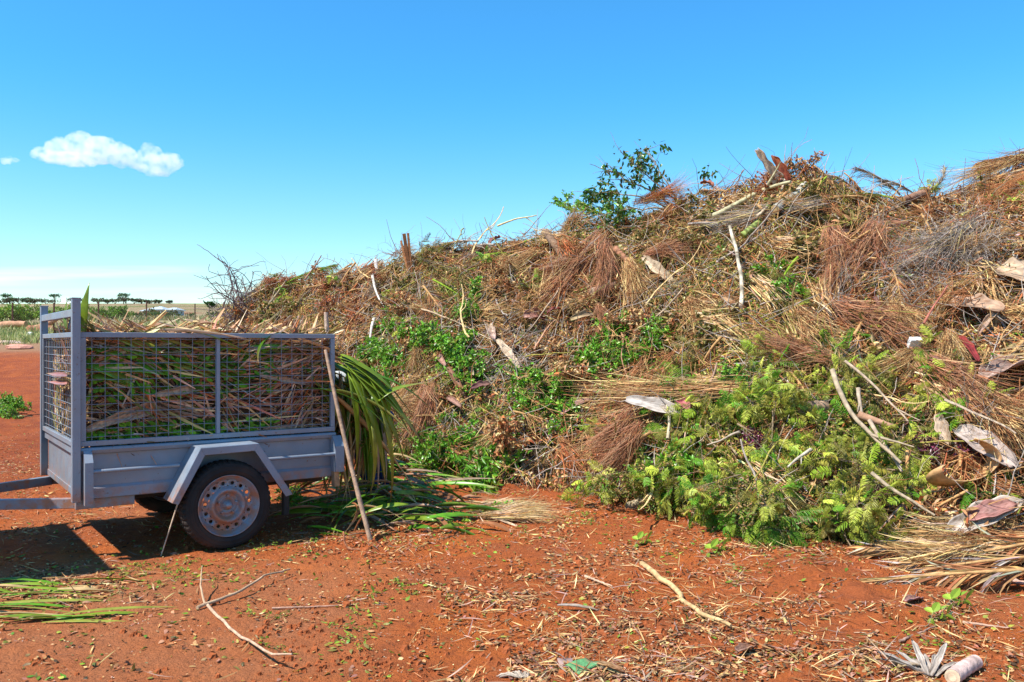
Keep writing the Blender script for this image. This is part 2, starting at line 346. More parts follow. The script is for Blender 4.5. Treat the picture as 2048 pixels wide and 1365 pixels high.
# ------------------------------------------------------------------ trailer
ANG = math.atan2(0.584, 0.812)
A = (-2.805, 5.594, 0.0)
trailer = empty('box_trailer', A, ANG)
tag(trailer, 'grey-blue caged box trailer heaped with cut leaves, parked before the debris pile', 'trailer')
def paint(name, base=(0.215, 0.262, 0.325), dust=0.42):
    m = material(name, base, rough=0.42, metal=0.15, var=0.10, scale=5, bump=0.0006, bscale=25, spec=0.45, color2=(0.165, 0.20, 0.245), detail=8)
    t = m.node_tree; n = t.nodes; l = t.links; p = n['Principled BSDF']; src = p.inputs['Base Color'].links[0].from_socket
    co = n.new('ShaderNodeTexCoord')
    def nz(s, d=6, r=0.6):
        q = n.new('ShaderNodeTexNoise'); q.inputs['Scale'].default_value = s; q.inputs['Detail'].default_value = d; q.inputs['Roughness'].default_value = r; l.new(co.outputs['Object'], q.inputs['Vector']); return q.outputs[0]
    def mr(v, a, b, d=1.0, c=0.0):
        q = n.new('ShaderNodeMapRange'); l.new(v, q.inputs[0]); q.inputs[1].default_value = a; q.inputs[2].default_value = b; q.inputs[3].default_value = c; q.inputs[4].default_value = d; return q.outputs[0]
    def mx(f, a, b):
        q = n.new('ShaderNodeMix'); q.data_type = 'RGBA'; l.new(f, q.inputs[0]); l.new(a, q.inputs[6]); q.inputs[7].default_value = (*b, 1); return q.outputs[2]
    sp = n.new('ShaderNodeSeparateXYZ'); l.new(co.outputs['Object'], sp.inputs[0])
    c = mx(mr(nz(3.5), 0.45, 0.70, dust), src, (0.27, 0.22, 0.18))             # dust film
    c = mx(mr(nz(30, 5, .7), 0.62, 0.67, 0.8), c, (0.17, 0.075, 0.04))
    c = mx(mr(nz(55, 3, .8), 0.66, 0.69, 0.6), c, (0.42, 0.44, 0.46))              # rust specks
    lo = n.new('ShaderNodeMath'); lo.operation = 'MULTIPLY'; l.new(mr(sp.outputs[2], 0.53, 0.40), lo.inputs[0]); l.new(mr(nz(11, 5), 0.42, 0.62, 0.95), lo.inputs[1])
    c = mx(lo.outputs[0], c, (0.34, 0.15, 0.08))                               # red mud and rust along the bottom edge
    l.new(c, p.inputs['Base Color'])
    l.new(mr(nz(12), 0.3, 0.7, 0.65, 0.32), p.inputs['Roughness'])
    return m
M_paint = paint('grey_blue_paint'); M_rim = paint('wheel_paint', (0.21, 0.245, 0.29), 0.05)
M_tyre = material('tyre_rubber', (0.022, 0.020, 0.019), rough=0.8, var=0.25, scale=12, spec=0.25, color2=(0.055, 0.035, 0.026), bump=0.0008, bscale=60)
M_dark = material('dark_steel', (0.04, 0.035, 0.033), rough=0.7, var=0.3, scale=12, color2=(0.09, 0.045, 0.03))
TL, TW = 1.77, 1.37                       # length, width
ZB, ZT, ZC = 0.41, 0.745, 1.50            # tub bottom, tub top, cage top
def side_panel(y0, s):                    # s = -1 near side, +1 far side: direction that faces out
    m = MB()
    ya, yb = sorted((y0, y0 - s * 0.010))
    m.box(0.0, TL, ya, yb, ZB + 0.0, ZT)
    prof = [(0.0, ZT + 0.006), (0.030, ZT + 0.002), (0.036, ZT - 0.012), (0.026, ZT - 0.034), (0.006, ZT - 0.040)]   # rolled top edge
    for (a, b), (c, d) in zip(prof[:-1], prof[1:]):
        m.add([(0.0, y0 + s * a, b), (TL, y0 + s * a, b), (TL, y0 + s * c, d), (0, y0 + s * c, d)], [(0, 1, 2, 3)])
    # pressed fold along the lower edge
    pr2 = [(0.003, ZB + 0.085), (0.014, ZB + 0.068), (0.014, ZB + 0.006), (0.0, ZB + 0.001)]
    for (a, b), (c, d) in zip(pr2[:-1], pr2[1:]):
        m.add([(0.02, y0 + s * a, b), (TL - 0.02, y0 + s * a, b), (TL - 0.02, y0 + s * c, d), (0.02, y0 + s * c, d)], [(0, 1, 2, 3)])
    return m.build('side_panel', M_paint, trailer)
side_panel(0.0, -1); side_panel(TW, 1)
m = MB(); m.box(-0.003, 0.007, 0.012, TW - 0.012, ZB + 0.012, ZT - 0.02); m.box(-0.03, 0.004, 0.01, TW - 0.01, ZT - 0.045, ZT + 0.004)
m.box(-0.014, -0.004, 0.03, TW - 0.03, ZB + 0.004, ZB + 0.05)
m.build('front_panel', M_paint, trailer, bevel=0.003)
m = MB(); m.box(0.01, TL - 0.005, 0.012, TW - 0.012, ZB + 0.005, ZB + 0.02); m.build('floor', M_dark, trailer)
m = MB(); m.box(TL - 0.008, TL + 0.008, 0.012, TW - 0.012, ZB, ZB + 0.14); m.build('tailboard', M_paint, trailer)
# tall front posts with their cross bar
for y in (-0.004, TW + 0.004):
    m = MB(); yy = (y - 0.052, y) if y < 0.5 else (y, y + 0.052)
    m.box(-0.055, -0.004, yy[0], yy[1], 0.405, 1.72); m.box(-0.058, -0.001, yy[0] - .003, yy[1] + .003, 1.716, 1.724)
    m.build('front_post', M_paint, trailer, bevel=0.004)
m = MB(); m.box(-0.052, -0.012, 0.0, TW, 1.60, 1.65); m.build('cross_bar', M_paint, trailer, bevel=0.004)
# cage panels
def cage(name, p0, p1, mids):
    m = MB(); a = Vector(p0); b = Vector(p1); u = (b - a).normalized(); wd = 0.034
    L = (b - a).length
    up = Vector((0, 0, 1)); zt, zb = ZC - 0.015, ZT + 0.03
    for z in (zt, zb): m.bar(a + up * z, b + up * z, 0.030, wd)
    for k in [0.017, L - 0.017] + mids: m.bar(a + u * k + up * (zb + 0.0172), a + u * k + up * (zt - 0.0172), 0.0295, 0.0335 if k < .02 or k > L - .02 else 0.026, up=u)
    fr = m.build(name, M_paint, trailer, bevel=0.003)
    w_ = MB(); nrm = u.cross(up)
    k = 0.07
    while k < L - 0.03:
        q = a + u * k + nrm * 0.0025; w_.tube([q + up * (zb + .01), q + up * (zb + .35) + nrm * random.uniform(-.004, .004), q + up * (zt - .01)], 0.0021, 5, cap=False); k += 0.080
    z = zb + 0.04
    while z < zt - 0.015:
        q = a + up * z - nrm * 0.0025; w_.tube([q + u * 0.01, q + u * L * .5 + nrm * random.uniform(-.004, .004) + up * random.uniform(-.004, .004), q + u * (L - 0.01)], 0.0021, 5, cap=False); z += 0.0535
    w_.build('wire_mesh', M_paint, fr, smooth=True)
cage('cage_side', (0.0, 0.0, 0), (TL, 0.0, 0), [TL * 0.50]); cage('cage_side', (0.0, TW, 0), (TL, TW, 0), [TL * 0.50])
cage('cage_front', (-0.03, 0.0, 0), (-0.03, TW, 0), [])
# corner brackets and tie rods
def bracket(x0, x1, s, name='corner_bracket', z1=0.735, z0=0.385):
    m = MB(); y0 = 0.0 if s < 0 else TW
    f = lambda x, a, z: (x, y0 + s * a, z)
    pts = [(0.012, z1), (0.045, z1 - 0.0), (0.105, z1 - 0.075), (0.105, z0), (0.012, z0)]
    th = x1 - x0
    for (a, b), (c, d) in zip(pts[:-1], pts[1:]):
        m.add([f(x0, a, b), f(x1, a, b), f(x1, c, d), f(x0, c, d)], [(0, 1, 2, 3)])
    m.add([f(x0, a, b) for a, b in pts], [(0, 1, 2, 3)], [(0, 3, 4)])
    m.add([f(x1, a, b) for a, b in pts], [(0, 1, 2, 3)], [(0, 3, 4)])
    o = m.build(name, M_paint, trailer); b_ = o.modifiers.new('bevel', 'BEVEL'); b_.width = 0.004; b_.segments = 2
for s in (-1, 1):
    bracket(0.012, 0.062, s); bracket(TL - 0.035, TL + 0.035, s, 'rear_bracket', 0.725, 0.455)
    y = -0.088 if s < 0 else TW + 0.088
    for x0, x1, z in ((0.06, 0.60, 0.600), (1.20, TL - 0.03, 0.592)):
        m = MB(); m.tube([(x0, y, z), (x1, y, z)], 0.0125, 12); m.build('tie_rod', M_paint, trailer, smooth=True)
# mudguards
for s in (-1, 1):
    yi, yo = (-0.003, -0.235) if s < 0 else (TW + 0.003, TW + 0.235)
    m = MB(); pr = [(0.515, 0.37), (0.700, 0.722), (1.095, 0.728), (1.345, 0.345)]; th = 0.004; lip = 0.052
    inn = [(0.555, 0.355), (0.728, 0.672), (1.07, 0.678), (1.295, 0.335)]
    for k in range(3):
        a, b, c, d = pr[k], pr[k + 1], inn[k], inn[k + 1]
        m.add([(a[0], yi, a[1]), (b[0], yi, b[1]), (b[0], yo, b[1]), (a[0], yo, a[1])], [(0, 1, 2, 3)])
        m.add([(a[0], yo, a[1]), (b[0], yo, b[1]), (d[0], yo, d[1]), (c[0], yo, c[1])], [(0, 1, 2, 3)])
    o = m.build('mudguard', M_paint, trailer); so = o.modifiers.new('thick', 'SOLIDIFY'); so.thickness = 0.004; so.offset = 0
    b_ = o.modifiers.new('bevel', 'BEVEL'); b_.width = 0.002; b_.segments = 2
# chassis rails, axle, drawbar
for y in (0.06, TW - 0.06):
    m = MB(); m.bar((-0.02, y, 0.374), (0.34, y, 0.374), 0.05, 0.062); m.build('chassis_rail', M_paint, trailer, bevel=0.003)
for y in (0.25, TW - 0.25):
    m = MB(); m.bar((0.35, y, 0.374), (TL, y, 0.374), 0.04, 0.05); m.build('chassis_rail', M_dark, trailer)
m = MB(); m.tube([(0.9, -0.02, 0.31), (0.9, TW + .02, 0.31)], 0.024, 10); m.build('axle', M_dark, trailer)
AP = (-1.05, TW / 2, 0.385)
m = MB(); m.bar((-0.0, 0.10, 0.378), (AP[0], AP[1] - 0.03, AP[2]), 0.045, 0.066); m.build('drawbar', M_paint, trailer, bevel=0.004)
m = MB(); m.bar((-0.0, TW - 0.10, 0.378), (AP[0], AP[1] + 0.03, AP[2]), 0.045, 0.066); m.build('drawbar', M_paint, trailer, bevel=0.004)
m = MB(); m.bar((-0.44, 0.35, 0.384), (-0.44, TW - .35, 0.384), 0.06, 0.05); m.build('drawbar_brace', M_paint, trailer, bevel=0.003)
m = MB(); m.tube([(AP[0] + 0.05, AP[1], AP[2]), (AP[0] - 0.12, AP[1], AP[2] + .02), (AP[0] - 0.2, AP[1], AP[2] + .03)], [0.035, 0.04, 0.045], 10); m.build('coupling', M_dark, trailer, smooth=True)
m = MB(); m.box(TL - 0.03, TL + 0.012, -0.075, -0.012, 0.34, 0.66, c=(0.36, 0.22, 0.12)); m.build('wooden_post', M_wood, trailer, bevel=0.004)
m = MB(); m.tube([(1.42, .10, .40), (1.42, .10, .14)], 0.03, 8, c=(.06, .03, .02)); m.build('rear_stand', M_dark, trailer)
# wheels
def lathe(mb, prof, k=64, c=(0.5, 0.5, 0.5), close=False):
    prof = np.asarray(prof, float); n = len(prof); a = np.linspace(0, 2 * np.pi, k, endpoint=False)
    v = np.stack([prof[:, 0][:, None] * np.cos(a), np.repeat(prof[:, 1][:, None], k, 1), prof[:, 0][:, None] * np.sin(a)], -1)
    i = np.arange(n - 1)[:, None] * k; j = np.arange(k)[None]
    mb.add(v.reshape(-1, 3), np.stack([i + j, i + (j + 1) % k, i + k + (j + 1) % k, i + k + j], -1).reshape(-1, 4), c=c)
def wheel(y, s):
    hub = empty('wheel', (0.90, y, 0.308)); hub.parent = trailer
    hub.rotation_euler = (0, 0, 0 if s < 0 else math.pi)
    # tyre (outer face at y = 0, runs inward to y = 0.18)
    K = 144; a = np.linspace(0, 2 * np.pi, K, endpoint=False)
    prof = [(0.205, 0.020), (0.212, 0.010), (0.222, 0.004), (0.240, -0.001), (0.243, -0.003), (0.246, -0.001), (0.268, 0.002), (0.270, 0.0005), (0.273, 0.003), (0.288, 0.010), (0.298, 0.020), (0.304, 0.030),
            (0.307, 0.042), (0.3075, 0.052), (0.301, 0.054), (0.301, 0.060), (0.309, 0.062), (0.310, 0.085), (0.302, 0.087), (0.302, 0.093), (0.310, 0.095), (0.309, 0.118), (0.301, 0.120), (0.301, 0.126), (0.3075, 0.128), (0.307, 0.138),
            (0.304, 0.150), (0.298, 0.160), (0.285, 0.172), (0.24, 0.181), (0.212, 0.172), (0.205, 0.160)]
    prof = np.array(prof); r = np.repeat(prof[:, 0][:, None], K, 1)
    tread = (prof[:, 0] > 0.2965)
    gr = (np.arange(K) % 3 == 0)
    r[np.ix_(tread, gr)] -= 0.007
    v = np.stack([r * np.cos(a), np.repeat(prof[:, 1][:, None], K, 1), r * np.sin(a)], -1)
    i = np.arange(len(prof) - 1)[:, None] * K; j = np.arange(K)[None]
    m = MB(); m.add(v.reshape(-1, 3), np.stack([i + j, i + (j + 1) % K, i + K + (j + 1) % K, i + K + j], -1).reshape(-1, 4))
    t = m.build('tyre', M_tyre, hub, smooth=False)
    # rim with a ring of round holes
    m = MB()
    lathe(m, [(0.206, 0.160), (0.196, 0.150), (0.190, 0.10), (0.188, 0.05), (0.192, 0.030), (0.203, 0.022), (0.211, 0.010), (0.2135, 0.004), (0.211, -0.001), (0.206, 0.001), (0.203, 0.010), (0.194, 0.022), (0.186, 0.030), (0.180, 0.046), (0.1755, 0.047)], 72)
    lathe(m, [(0.1325, 0.040), (0.126, 0.035), (0.117, 0.020), (0.110, 0.014), (0.101, 0.016), (0.092, 0.026), (0.083, 0.044), (0.077, 0.050), (0.062, 0.050), (0.058, 0.046), (0.050, 0.046), (0.046, 0.050), (0.034, 0.050)], 72)
    NH = 15; kk = 16; ph = np.linspace(0, 2 * np.pi, kk, endpoint=False) + np.pi / kk
    dth = np.pi / NH; rc = 0.154; hr = 0.0125; hh = 0.0215
    for q in range(NH):
        tc_ = 2 * np.pi * q / NH + 0.1
        mxx = np.maximum(np.abs(np.cos(ph)), np.abs(np.sin(ph)))
        bo = np.stack([np.sign(np.cos(ph)) * np.minimum(1, np.abs(np.cos(ph) / mxx)) * hh + rc, tc_ + np.sin(ph) / mxx * dth], -1)
        ci = np.stack([rc + np.cos(ph) * hr, tc_ + np.sin(ph) * hr / rc], -1)
        ci2 = ci.copy()
        allp = [(b[0], 0.0435 - (b[0] - rc) * -0.08, b[1]) for b in bo] + [(b[0], 0.0435, b[1]) for b in ci] + [(b[0], 0.050, b[1]) for b in ci2]
        vv = [(p_[0] * math.cos(p_[2]), p_[1], p_[0] * math.sin(p_[2])) for p_ in allp]
        m.add(vv, [(z, (z + 1) % kk, kk + (z + 1) % kk, kk + z) for z in range(kk)] + [(kk + z, kk + (z + 1) % kk, 2 * kk + (z + 1) % kk, 2 * kk + z) for z in range(kk)])
    m.build('rim', M_rim, hub, smooth=True)
    m = MB(); lathe(m, [(0.036, 0.052), (0.033, 0.036), (0.026, 0.033), (0.0235, 0.012), (0.019, 0.004), (0.010, -0.001), (0.0005, -0.002)], 28); m.build('hub_cap', M_rim, hub, smooth=True)
    for q in range(5):
        an = q * 2 * math.pi / 5 + 0.3; cx, cz = 0.062 * math.cos(an), 0.062 * math.sin(an)
        m = MB(); m.tube([(cx, 0.052, cz), (cx, 0.036, cz), (cx, 0.032, cz)], [0.0105, 0.0105, 0.006], 6); m.build('wheel_nut', M_rim, hub)
    m = MB(); lathe(m, [(0.02, 0.09), (0.10, 0.09), (0.10, 0.115), (0.02, 0.115)], 24); m.build('brake_drum', M_dark, hub)
wheel(-0.215, -1); wheel(TW + 0.215, 1)
def TR(x, y, z): # trailer frame to world
    c, s = math.cos(ANG), math.sin(ANG); return np.array([A[0] + c * x - s * y, A[1] + s * x + c * y, z])
EX = np.array([math.cos(ANG), math.sin(ANG), 0]); EY = np.array([-math.sin(ANG), math.cos(ANG), 0]); EZ = np.array([0, 0, 1.])

# ------------------------------------------------------------------ vegetation kinds (each modelled once, then copied with its parts)
C_ = lambda *a: np.array(a, float)
TAN = C_(.46, .26, .105); STRAW = C_(.60, .42, .19); BROWN = C_(.27, .110, .045); RUST = C_(.42, .125, .045); DKBR = C_(.10, .055, .03); OLIVE = C_(.24, .20, .045)
GREY = C_(.34, .28, .23); GREEN = C_(.080, .20, .012); LIME = C_(.26, .38, .03); DGREEN = C_(.03, .085, .015); PINK = C_(.52, .28, .20); CREAM = C_(.68, .50, .33); YG = C_(.30, .31, .045); PURP = C_(.13, .02, .05); ORNG = C_(.50, .20, .03)
def pick(cols, p, n, jit=0.25):
    cols = np.array(cols); p = np.array(p, float); p /= p.sum()
    c = cols[rng.choice(len(cols), n, p=p)]
    return np.clip(c * (1 + rng.normal(0, jit, (n, 1))) * (1 + rng.normal(0, .06, (n, 3))), 0.008, .85)
def copy_tree(o, parent=None):
    c = o.copy(); col.objects.link(c); c.parent = parent
    for k in ('label', 'group', 'category'):
        if parent is not None and k in c: del c[k]
    for ch in o.children: copy_tree(ch, c)
    return c
_used = set()
def place(proto, M, label, cat, group=None):
    if proto.name in _used: o = copy_tree(proto)
    else: o = proto; _used.add(proto.name)
    o.matrix_world = Matrix(M.tolist()) if isinstance(M, np.ndarray) else M
    tag(o, label, cat)
    if group: o['group'] = group
    elif 'group' in o: del o['group']
    return o
def frame(p, x, n, s=1.0, roll=0.0, sy=None):
    """matrix whose X axis runs along x and whose Z axis leans to n"""
    x = nrmz(np.asarray(x, float)); z = n - x * (n @ x); z = nrmz(z); y = np.cross(z, x)
    z2 = z * math.cos(roll) + y * math.sin(roll); y2 = np.cross(z2, x)
    sy = s if sy is None else sy
    M = np.eye(4); M[:3, 0] = x * s; M[:3, 1] = y2 * sy; M[:3, 2] = z2 * sy; M[:3, 3] = p
    return M
def arc(L, drop, n=14, side=0.0, wig=0.0):
    t = np.linspace(0, 1, n); a = drop * t
    x = np.cumsum(np.r_[0, np.cos(a[1:])]) * L / (n - 1); z = -np.cumsum(np.r_[0, np.sin(a[1:])]) * L / (n - 1)
    y = side * t**2 * L + wig * np.sin(t * 7 + rng.uniform(0, 6)) * L * .1
    return np.stack([x, y, z], -1)
def at_t(pts, t):
    k = np.clip(t, 0, 1) * (len(pts) - 1); i = np.minimum(k.astype(int), len(pts) - 2); f = (k - i)[:, None]
    return pts[i] * (1 - f) + pts[i + 1] * f, nrmz(pts[i + 1] - pts[i])
def palm_frond(name, cols, p, drop=0.9, open_=0.5, droop=0.4, L=1.0, n=130, lw=0.020, ll=0.42, stem=TAN, mat=None):
    pts = arc(L, drop, side=rng.uniform(-.15, .15)); m = MB()
    m.tube(pts, np.linspace(.020, .004, len(pts)), 6, c=stem)
    root = m.build(name, M_wood, smooth=True)
    t = np.sort(R_(.12, 1, n)); b, tg = at_t(pts, t); sgn = np.where(np.arange(n) % 2 == 0, 1., -1.)[:, None]
    sd = np.array([0, 1., 0]) * sgn
    d = tg * 1.0 + sd * (open_ * R_(.5, 1.4, (n, 1))) + np.array([0, 0, -1.]) * (droop * R_(0, 1.5, (n, 1))) + rng.normal(0, .10, (n, 3))
    nn = np.array([0, 0, 1.]) + rng.normal(0, .5, (n, 3))
    l = ll * np.sin(np.pi * (0.15 + .8 * t)) ** .6 * R_(.6, 1.15, n)
    q = MB(); q.ribbons(b, d, nn, l, lw * R_(.6, 1.2, n), R_(.2, 1.5, n), [.5, 1, .85, .5, .08], pick(cols, p, n), fold=.7, twist=R_(-1.5, 1.5, n), across=3)
    o = q.build('leaflets', mat or M_dry, root)
    root.rotation_mode = 'XYZ'; return root
def leaf_points(segs, n):
    segs = [np.asarray(s) for s in segs]; ln = np.array([np.linalg.norm(s[-1] - s[0]) for s in segs]); k = rng.choice(len(segs), n, p=ln / ln.sum())
    b = np.zeros((n, 3)); tg = np.zeros((n, 3))
    for i, s in enumerate(segs):
        w_ = k == i
        if w_.any(): b[w_], tg[w_] = at_t(s, R_(.15, 1, w_.sum()))
    return b, tg
def wander(p, d, L, n=8, wig=.25, grav=0.0):
    pts = [np.array(p, float)]; d = nrmz(np.array(d, float))
    for k in range(n - 1):
        d = nrmz(d + rng.normal(0, wig, 3) / 2 + np.array([0, 0, -grav])); pts.append(pts[-1] + d * L / (n - 1))
    return np.array(pts)
def branching(m, L, r, c, nsub=9, spread=.8, sub=.5, wig=.25, twigs=2):
    main = wander((0, 0, 0), (1, 0, 0), L, 12, wig * .5); m.tube(main, np.linspace(r, r * .3, 12), 7, c=c); segs = [main[4:]]
    for k in range(nsub):
        t = .2 + .75 * k / nsub; b, tg = at_t(main, np.array([t])); d = tg[0] + nrmz(rng.normal(size=3)) * spread
        s = wander(b[0], d, L * sub * (1.15 - t * .6) * R_(.7, 1.2), 8, wig); m.tube(s, np.linspace(r * .5, r * .12, 8), 5, c=c); segs.append(s)
        for q in range(twigs):
            b2, tg2 = at_t(s, np.array([R_(.3, .9)])); s2 = wander(b2[0], tg2[0] + nrmz(rng.normal(size=3)) * spread, L * sub * .45 * R_(.6, 1.2), 6, wig)
            m.tube(s2, np.linspace(r * .25, r * .08, 6), 4, c=c, cap=False); segs.append(s2)
    return segs
def leafy_branch(name, cols, p, L=.8, n=420, ll=.085, lw=.036, nsub=10, r=.012, bark=C_(.25, .18, .10), curl=.8, mat=None, spread=.8, droop=.3):
    m = MB(); segs = branching(m, L, r, bark, nsub, spread); root = m.build(name, M_wood, smooth=True)
    b, tg = leaf_points(segs, n)
    d = tg * .5 + rvec(n) + np.array([0, 0, -droop]); nn = rvec(n) * .9 + np.array([0, 0, .8])
    q = MB(); q.ribbons(b, d, nn, ll * R_(.6, 1.25, n), lw * R_(.7, 1.2, n), R_(-.2, curl, n), [.12, .85, 1, .7, .05], pick(cols, p, n, .22), fold=.35, twist=R_(-.5, .5, n), across=3)
    q.build('leaves', mat or M_leafg, root); return root
def feathery_branch(name, cols, p, L=.85, nl=22, bark=C_(.24, .17, .10), seed_col=None):
    m = MB(); segs = branching(m, L, .010, bark, 6, .8, .45, .2, 1); root = m.build(name, M_wood, smooth=True)
    b, tg = leaf_points(segs, nl); q = MB()
    for i in range(nl):
        Lr = R_(.16, .32); d = nrmz(tg[i] * .4 + rvec(1)[0] + np.array([.3, 0, .1])); rib = wander(b[i], d, Lr, 7, .12, .10); up = nrmz(rng.normal(size=3) * .6 + np.array([0, 0, 1]))
        q.tube(rib, .0015, 3, c=C_(.25, .22, .06), cap=False)
        npn = 15; t = np.repeat(np.linspace(.12, 1, npn), 2); bb, tt = at_t(rib, t); sg = np.where(np.arange(len(t)) % 2 == 0, 1., -1.)[:, None]
        sd = nrmz(np.cross(tt, up)) * sg; dd = tt * .55 + sd + rng.normal(0, .09, tt.shape) - up * .25
        base = pick(cols, p, 1, .2)[0]; lp = np.sin(np.pi * (.2 + .68 * t)) * .078 * R_(.85, 1.1, len(t))
        q.ribbons(bb, dd, np.repeat(up[None], len(t), 0) + rng.normal(0, .25, tt.shape), lp, .0105 * R_(.8, 1.2, len(t)), R_(.1, .8, len(t)), [.5, 1, 1, .5], np.clip(base * (1 + rng.normal(0, .12, (len(t), 1))), 0, 1), fold=.8, across=3)
    if seed_col is not None:
        n = 220; bb, tt = leaf_points(segs[1:], 6); k = rng.integers(0, 6, n); cb = bb[k] + rng.normal(0, .035, (n, 3))
        q.ribbons(cb, rvec(n), rvec(n), .02, .006, .3, [.6, 1, .4], pick([seed_col], [1], n, .3))
    q.build('leaves', M_leaf, root); return root
def husk(name, cols, L=.5, wd=.14, curl=1.1, bend=.8, point=True, neck=0.0):
    """a boat shaped spathe or frond base: a curled sheet with real thickness"""
    n, k = 20, 17; t = np.linspace(0, 1, n); a = np.linspace(-1, 1, k)
    wp = (np.sin(np.pi * np.clip(t * .92 + .06, 0, 1)) ** .6 if point else np.interp(t, [0, .35, .8, 1], [1, .62, .5, .44]))
    if neck: wp = np.where(t < .35, neck + (1 - neck) * (t / .35) ** 2, 1) * wp
    ax = arc(L, bend, n); tg = nrmz(np.gradient(ax, axis=0)); up = np.cross(tg, np.array([0, 1., 0])); up = -up * np.sign(up[:, 2:3] - 1e-6) * -1
    R = wd / 2 / curl; V = np.zeros((n, k, 3)); Cc = np.zeros((n, k, 3)); c0 = np.array(cols[0]) * .68; c1 = np.array(cols[-1]) * .66; rag = rng.uniform(-.10, .02, k) * L; ph_ = rng.uniform(0, 6, 3)
    for i in range(n):
        th = a * curl * (1 + .15 * np.sin(i * .9)); r = R * wp[i]
        V[i] = ax[i] + np.outer(np.sin(th) * r, [0, 1, 0]) + np.outer((1 - np.cos(th)) * r, up[i]) + up[i] * (wd * .03 * np.sin(i * .8 + a * 4))[:, None] + tg[i] * (rag * (i / (n - 1)) ** 6)[:, None]
        Cc[i] = c0 * (1 - t[i]) + c1 * t[i]
    Cc = Cc * (1 + rng.uniform(-.28, .22, k))[None, :, None] * (1 + .25 * np.sin(t * 5 + ph_[0])[:, None, None] * np.sin(a * 3 + ph_[1])[None, :, None])
    st_ = (rng.random((n, k, 1)) < .12); Cc = np.where(st_, Cc * np.array([.6, .5, .42]), Cc)
    m = MB(); i = np.arange(n - 1)[:, None] * k; j = np.arange(k - 1)[None]
    m.add(V.reshape(-1, 3), np.stack([i + j, i + j + 1, i + k + j + 1, i + k + j], -1).reshape(-1, 4), c=Cc.reshape(-1, 3))
    o = m.build(name, M_husk, smooth=True); s = o.modifiers.new('thick', 'SOLIDIFY'); s.thickness = .005; s.offset = 0; return o
def log(name, L=1.0, r=.05, bark=BROWN, cut=CREAM, wig=.05, taper=.85, rings=0):
    pts = wander((0, 0, 0), (1, 0, 0), L, 16, wig); rr = np.linspace(r, r * taper, 16) * (1 + .06 * np.sin(np.arange(16) * 2.1))
    cc = np.repeat(np.array(bark)[None], 16, 0) * (1 + rng.normal(0, .12, (16, 1)))
    if rings: cc[::3] *= .45
    m = MB(); m.tube(pts, rr, 14, c=np.clip(cc, 0, .8), cap=False); root = m.build(name, M_wood, smooth=True)
    for e, nx_ in ((0, 1), (15, 14)):
        d = nrmz(pts[e] - pts[nx_]); ce = MB(); ce.tube([pts[e] - d * .01, pts[e] + d * .003, pts[e] + d * .005], [rr[e] * .96, rr[e] * .96, rr[e] * .5], 14, c=np.array([cut, cut, np.array(cut) * .75])); ce.build('cut_end', M_husk, root)
    return root
def stick(name, L=1.0, r=.008, c=TAN, wig=.25, forks=1, flat=1.0):
    m = MB(); p = wander((0, 0, 0), (1, 0, 0), L, 12, wig); m.tube(p, np.linspace(r, r * .5, 12), 7, c=c, flat=flat)
    for k in range(forks):
        b, tg = at_t(p, np.array([R_(.3, .8)])); s = wander(b[0], tg[0] + rvec(1)[0] * .6, L * R_(.2, .4), 7, wig); m.tube(s, np.linspace(r * .6, r * .2, 7), 5, c=c)
    return m.build(name, M_wood, smooth=True)
def twig_bunch(name, c, L=.7, n=26, r=.004, spread=.7, wig=.5):
    m = MB()
    for k in range(n):
        s = wander(rng.normal(0, .05, 3), np.array([1, 0, 0]) + rng.normal(0, spread, 3), L * R_(.4, 1.1), 9, wig); cc = np.clip(c * (1 + rng.normal(0, .25)), .01, .8)
        m.tube(s, np.linspace(r, r * .4, 9) * R_(.5, 1.3), 4, c=cc, cap=False)
        for q in range(3):
            b, tg = at_t(s, np.array([R_(.2, .9)])); s2 = wander(b[0], tg[0] + rvec(1)[0] * .8, L * R_(.1, .35), 5, wig); m.tube(s2, np.linspace(r * .6, r * .3, 5), 3, c=cc, cap=False)
    return m.build(name, M_wood, smooth=True)
def straw_fan(name, cols, p, L=.7, n=150, w_=.008, spread=.22):
    """the fibrous skirt of a frond: hundreds of thin strips from one bound end"""
    m = MB(); b = rng.normal(0, .02, (n, 3)) + np.stack([R_(-.12, .45, n) * L, rng.normal(0, .05, n), rng.normal(0, .03, n)], -1); sw = np.sin(b[:, 0:1] * 9 + name.__len__()) * np.array([0, .25, 0]); d = sw + np.array([1., 0, 0]) + rng.normal(0, 1, (n, 3)) * np.array([.1, spread, spread * .6])
    m.ribbons(b, d, rvec(n) + np.array([0, 0, 1.]), L * R_(.3, .85, n), w_ * R_(.5, 1.4, n), R_(-1.0, 1.5, n), [.6, 1, .9, .7, .5, .2], pick(cols, p, n), fold=.5, twist=R_(-1, 1, n))
    return m.build(name, M_dry)
def blade(name, c, L=.7, wd=.05, bend=.6, fold=.45):
    m = MB(); cc = np.clip(c * (1 + rng.normal(0, .12)), 0, 1)
    m.ribbons([[0, 0, 0]], [[1, 0, 0]], [[0, 0, 1]], L, wd, bend, [.30, .6, .85, 1, 1, .92, .82, .68, .5, .32, .15, .02], cc, fold=fold, twist=R_(-.9, .9), across=3, cend=random.choice((STRAW, TAN, BROWN, c)))
    o = m.build(name, M_leafg, smooth=True); s = o.modifiers.new('thick', 'SOLIDIFY'); s.thickness = .0015; return o

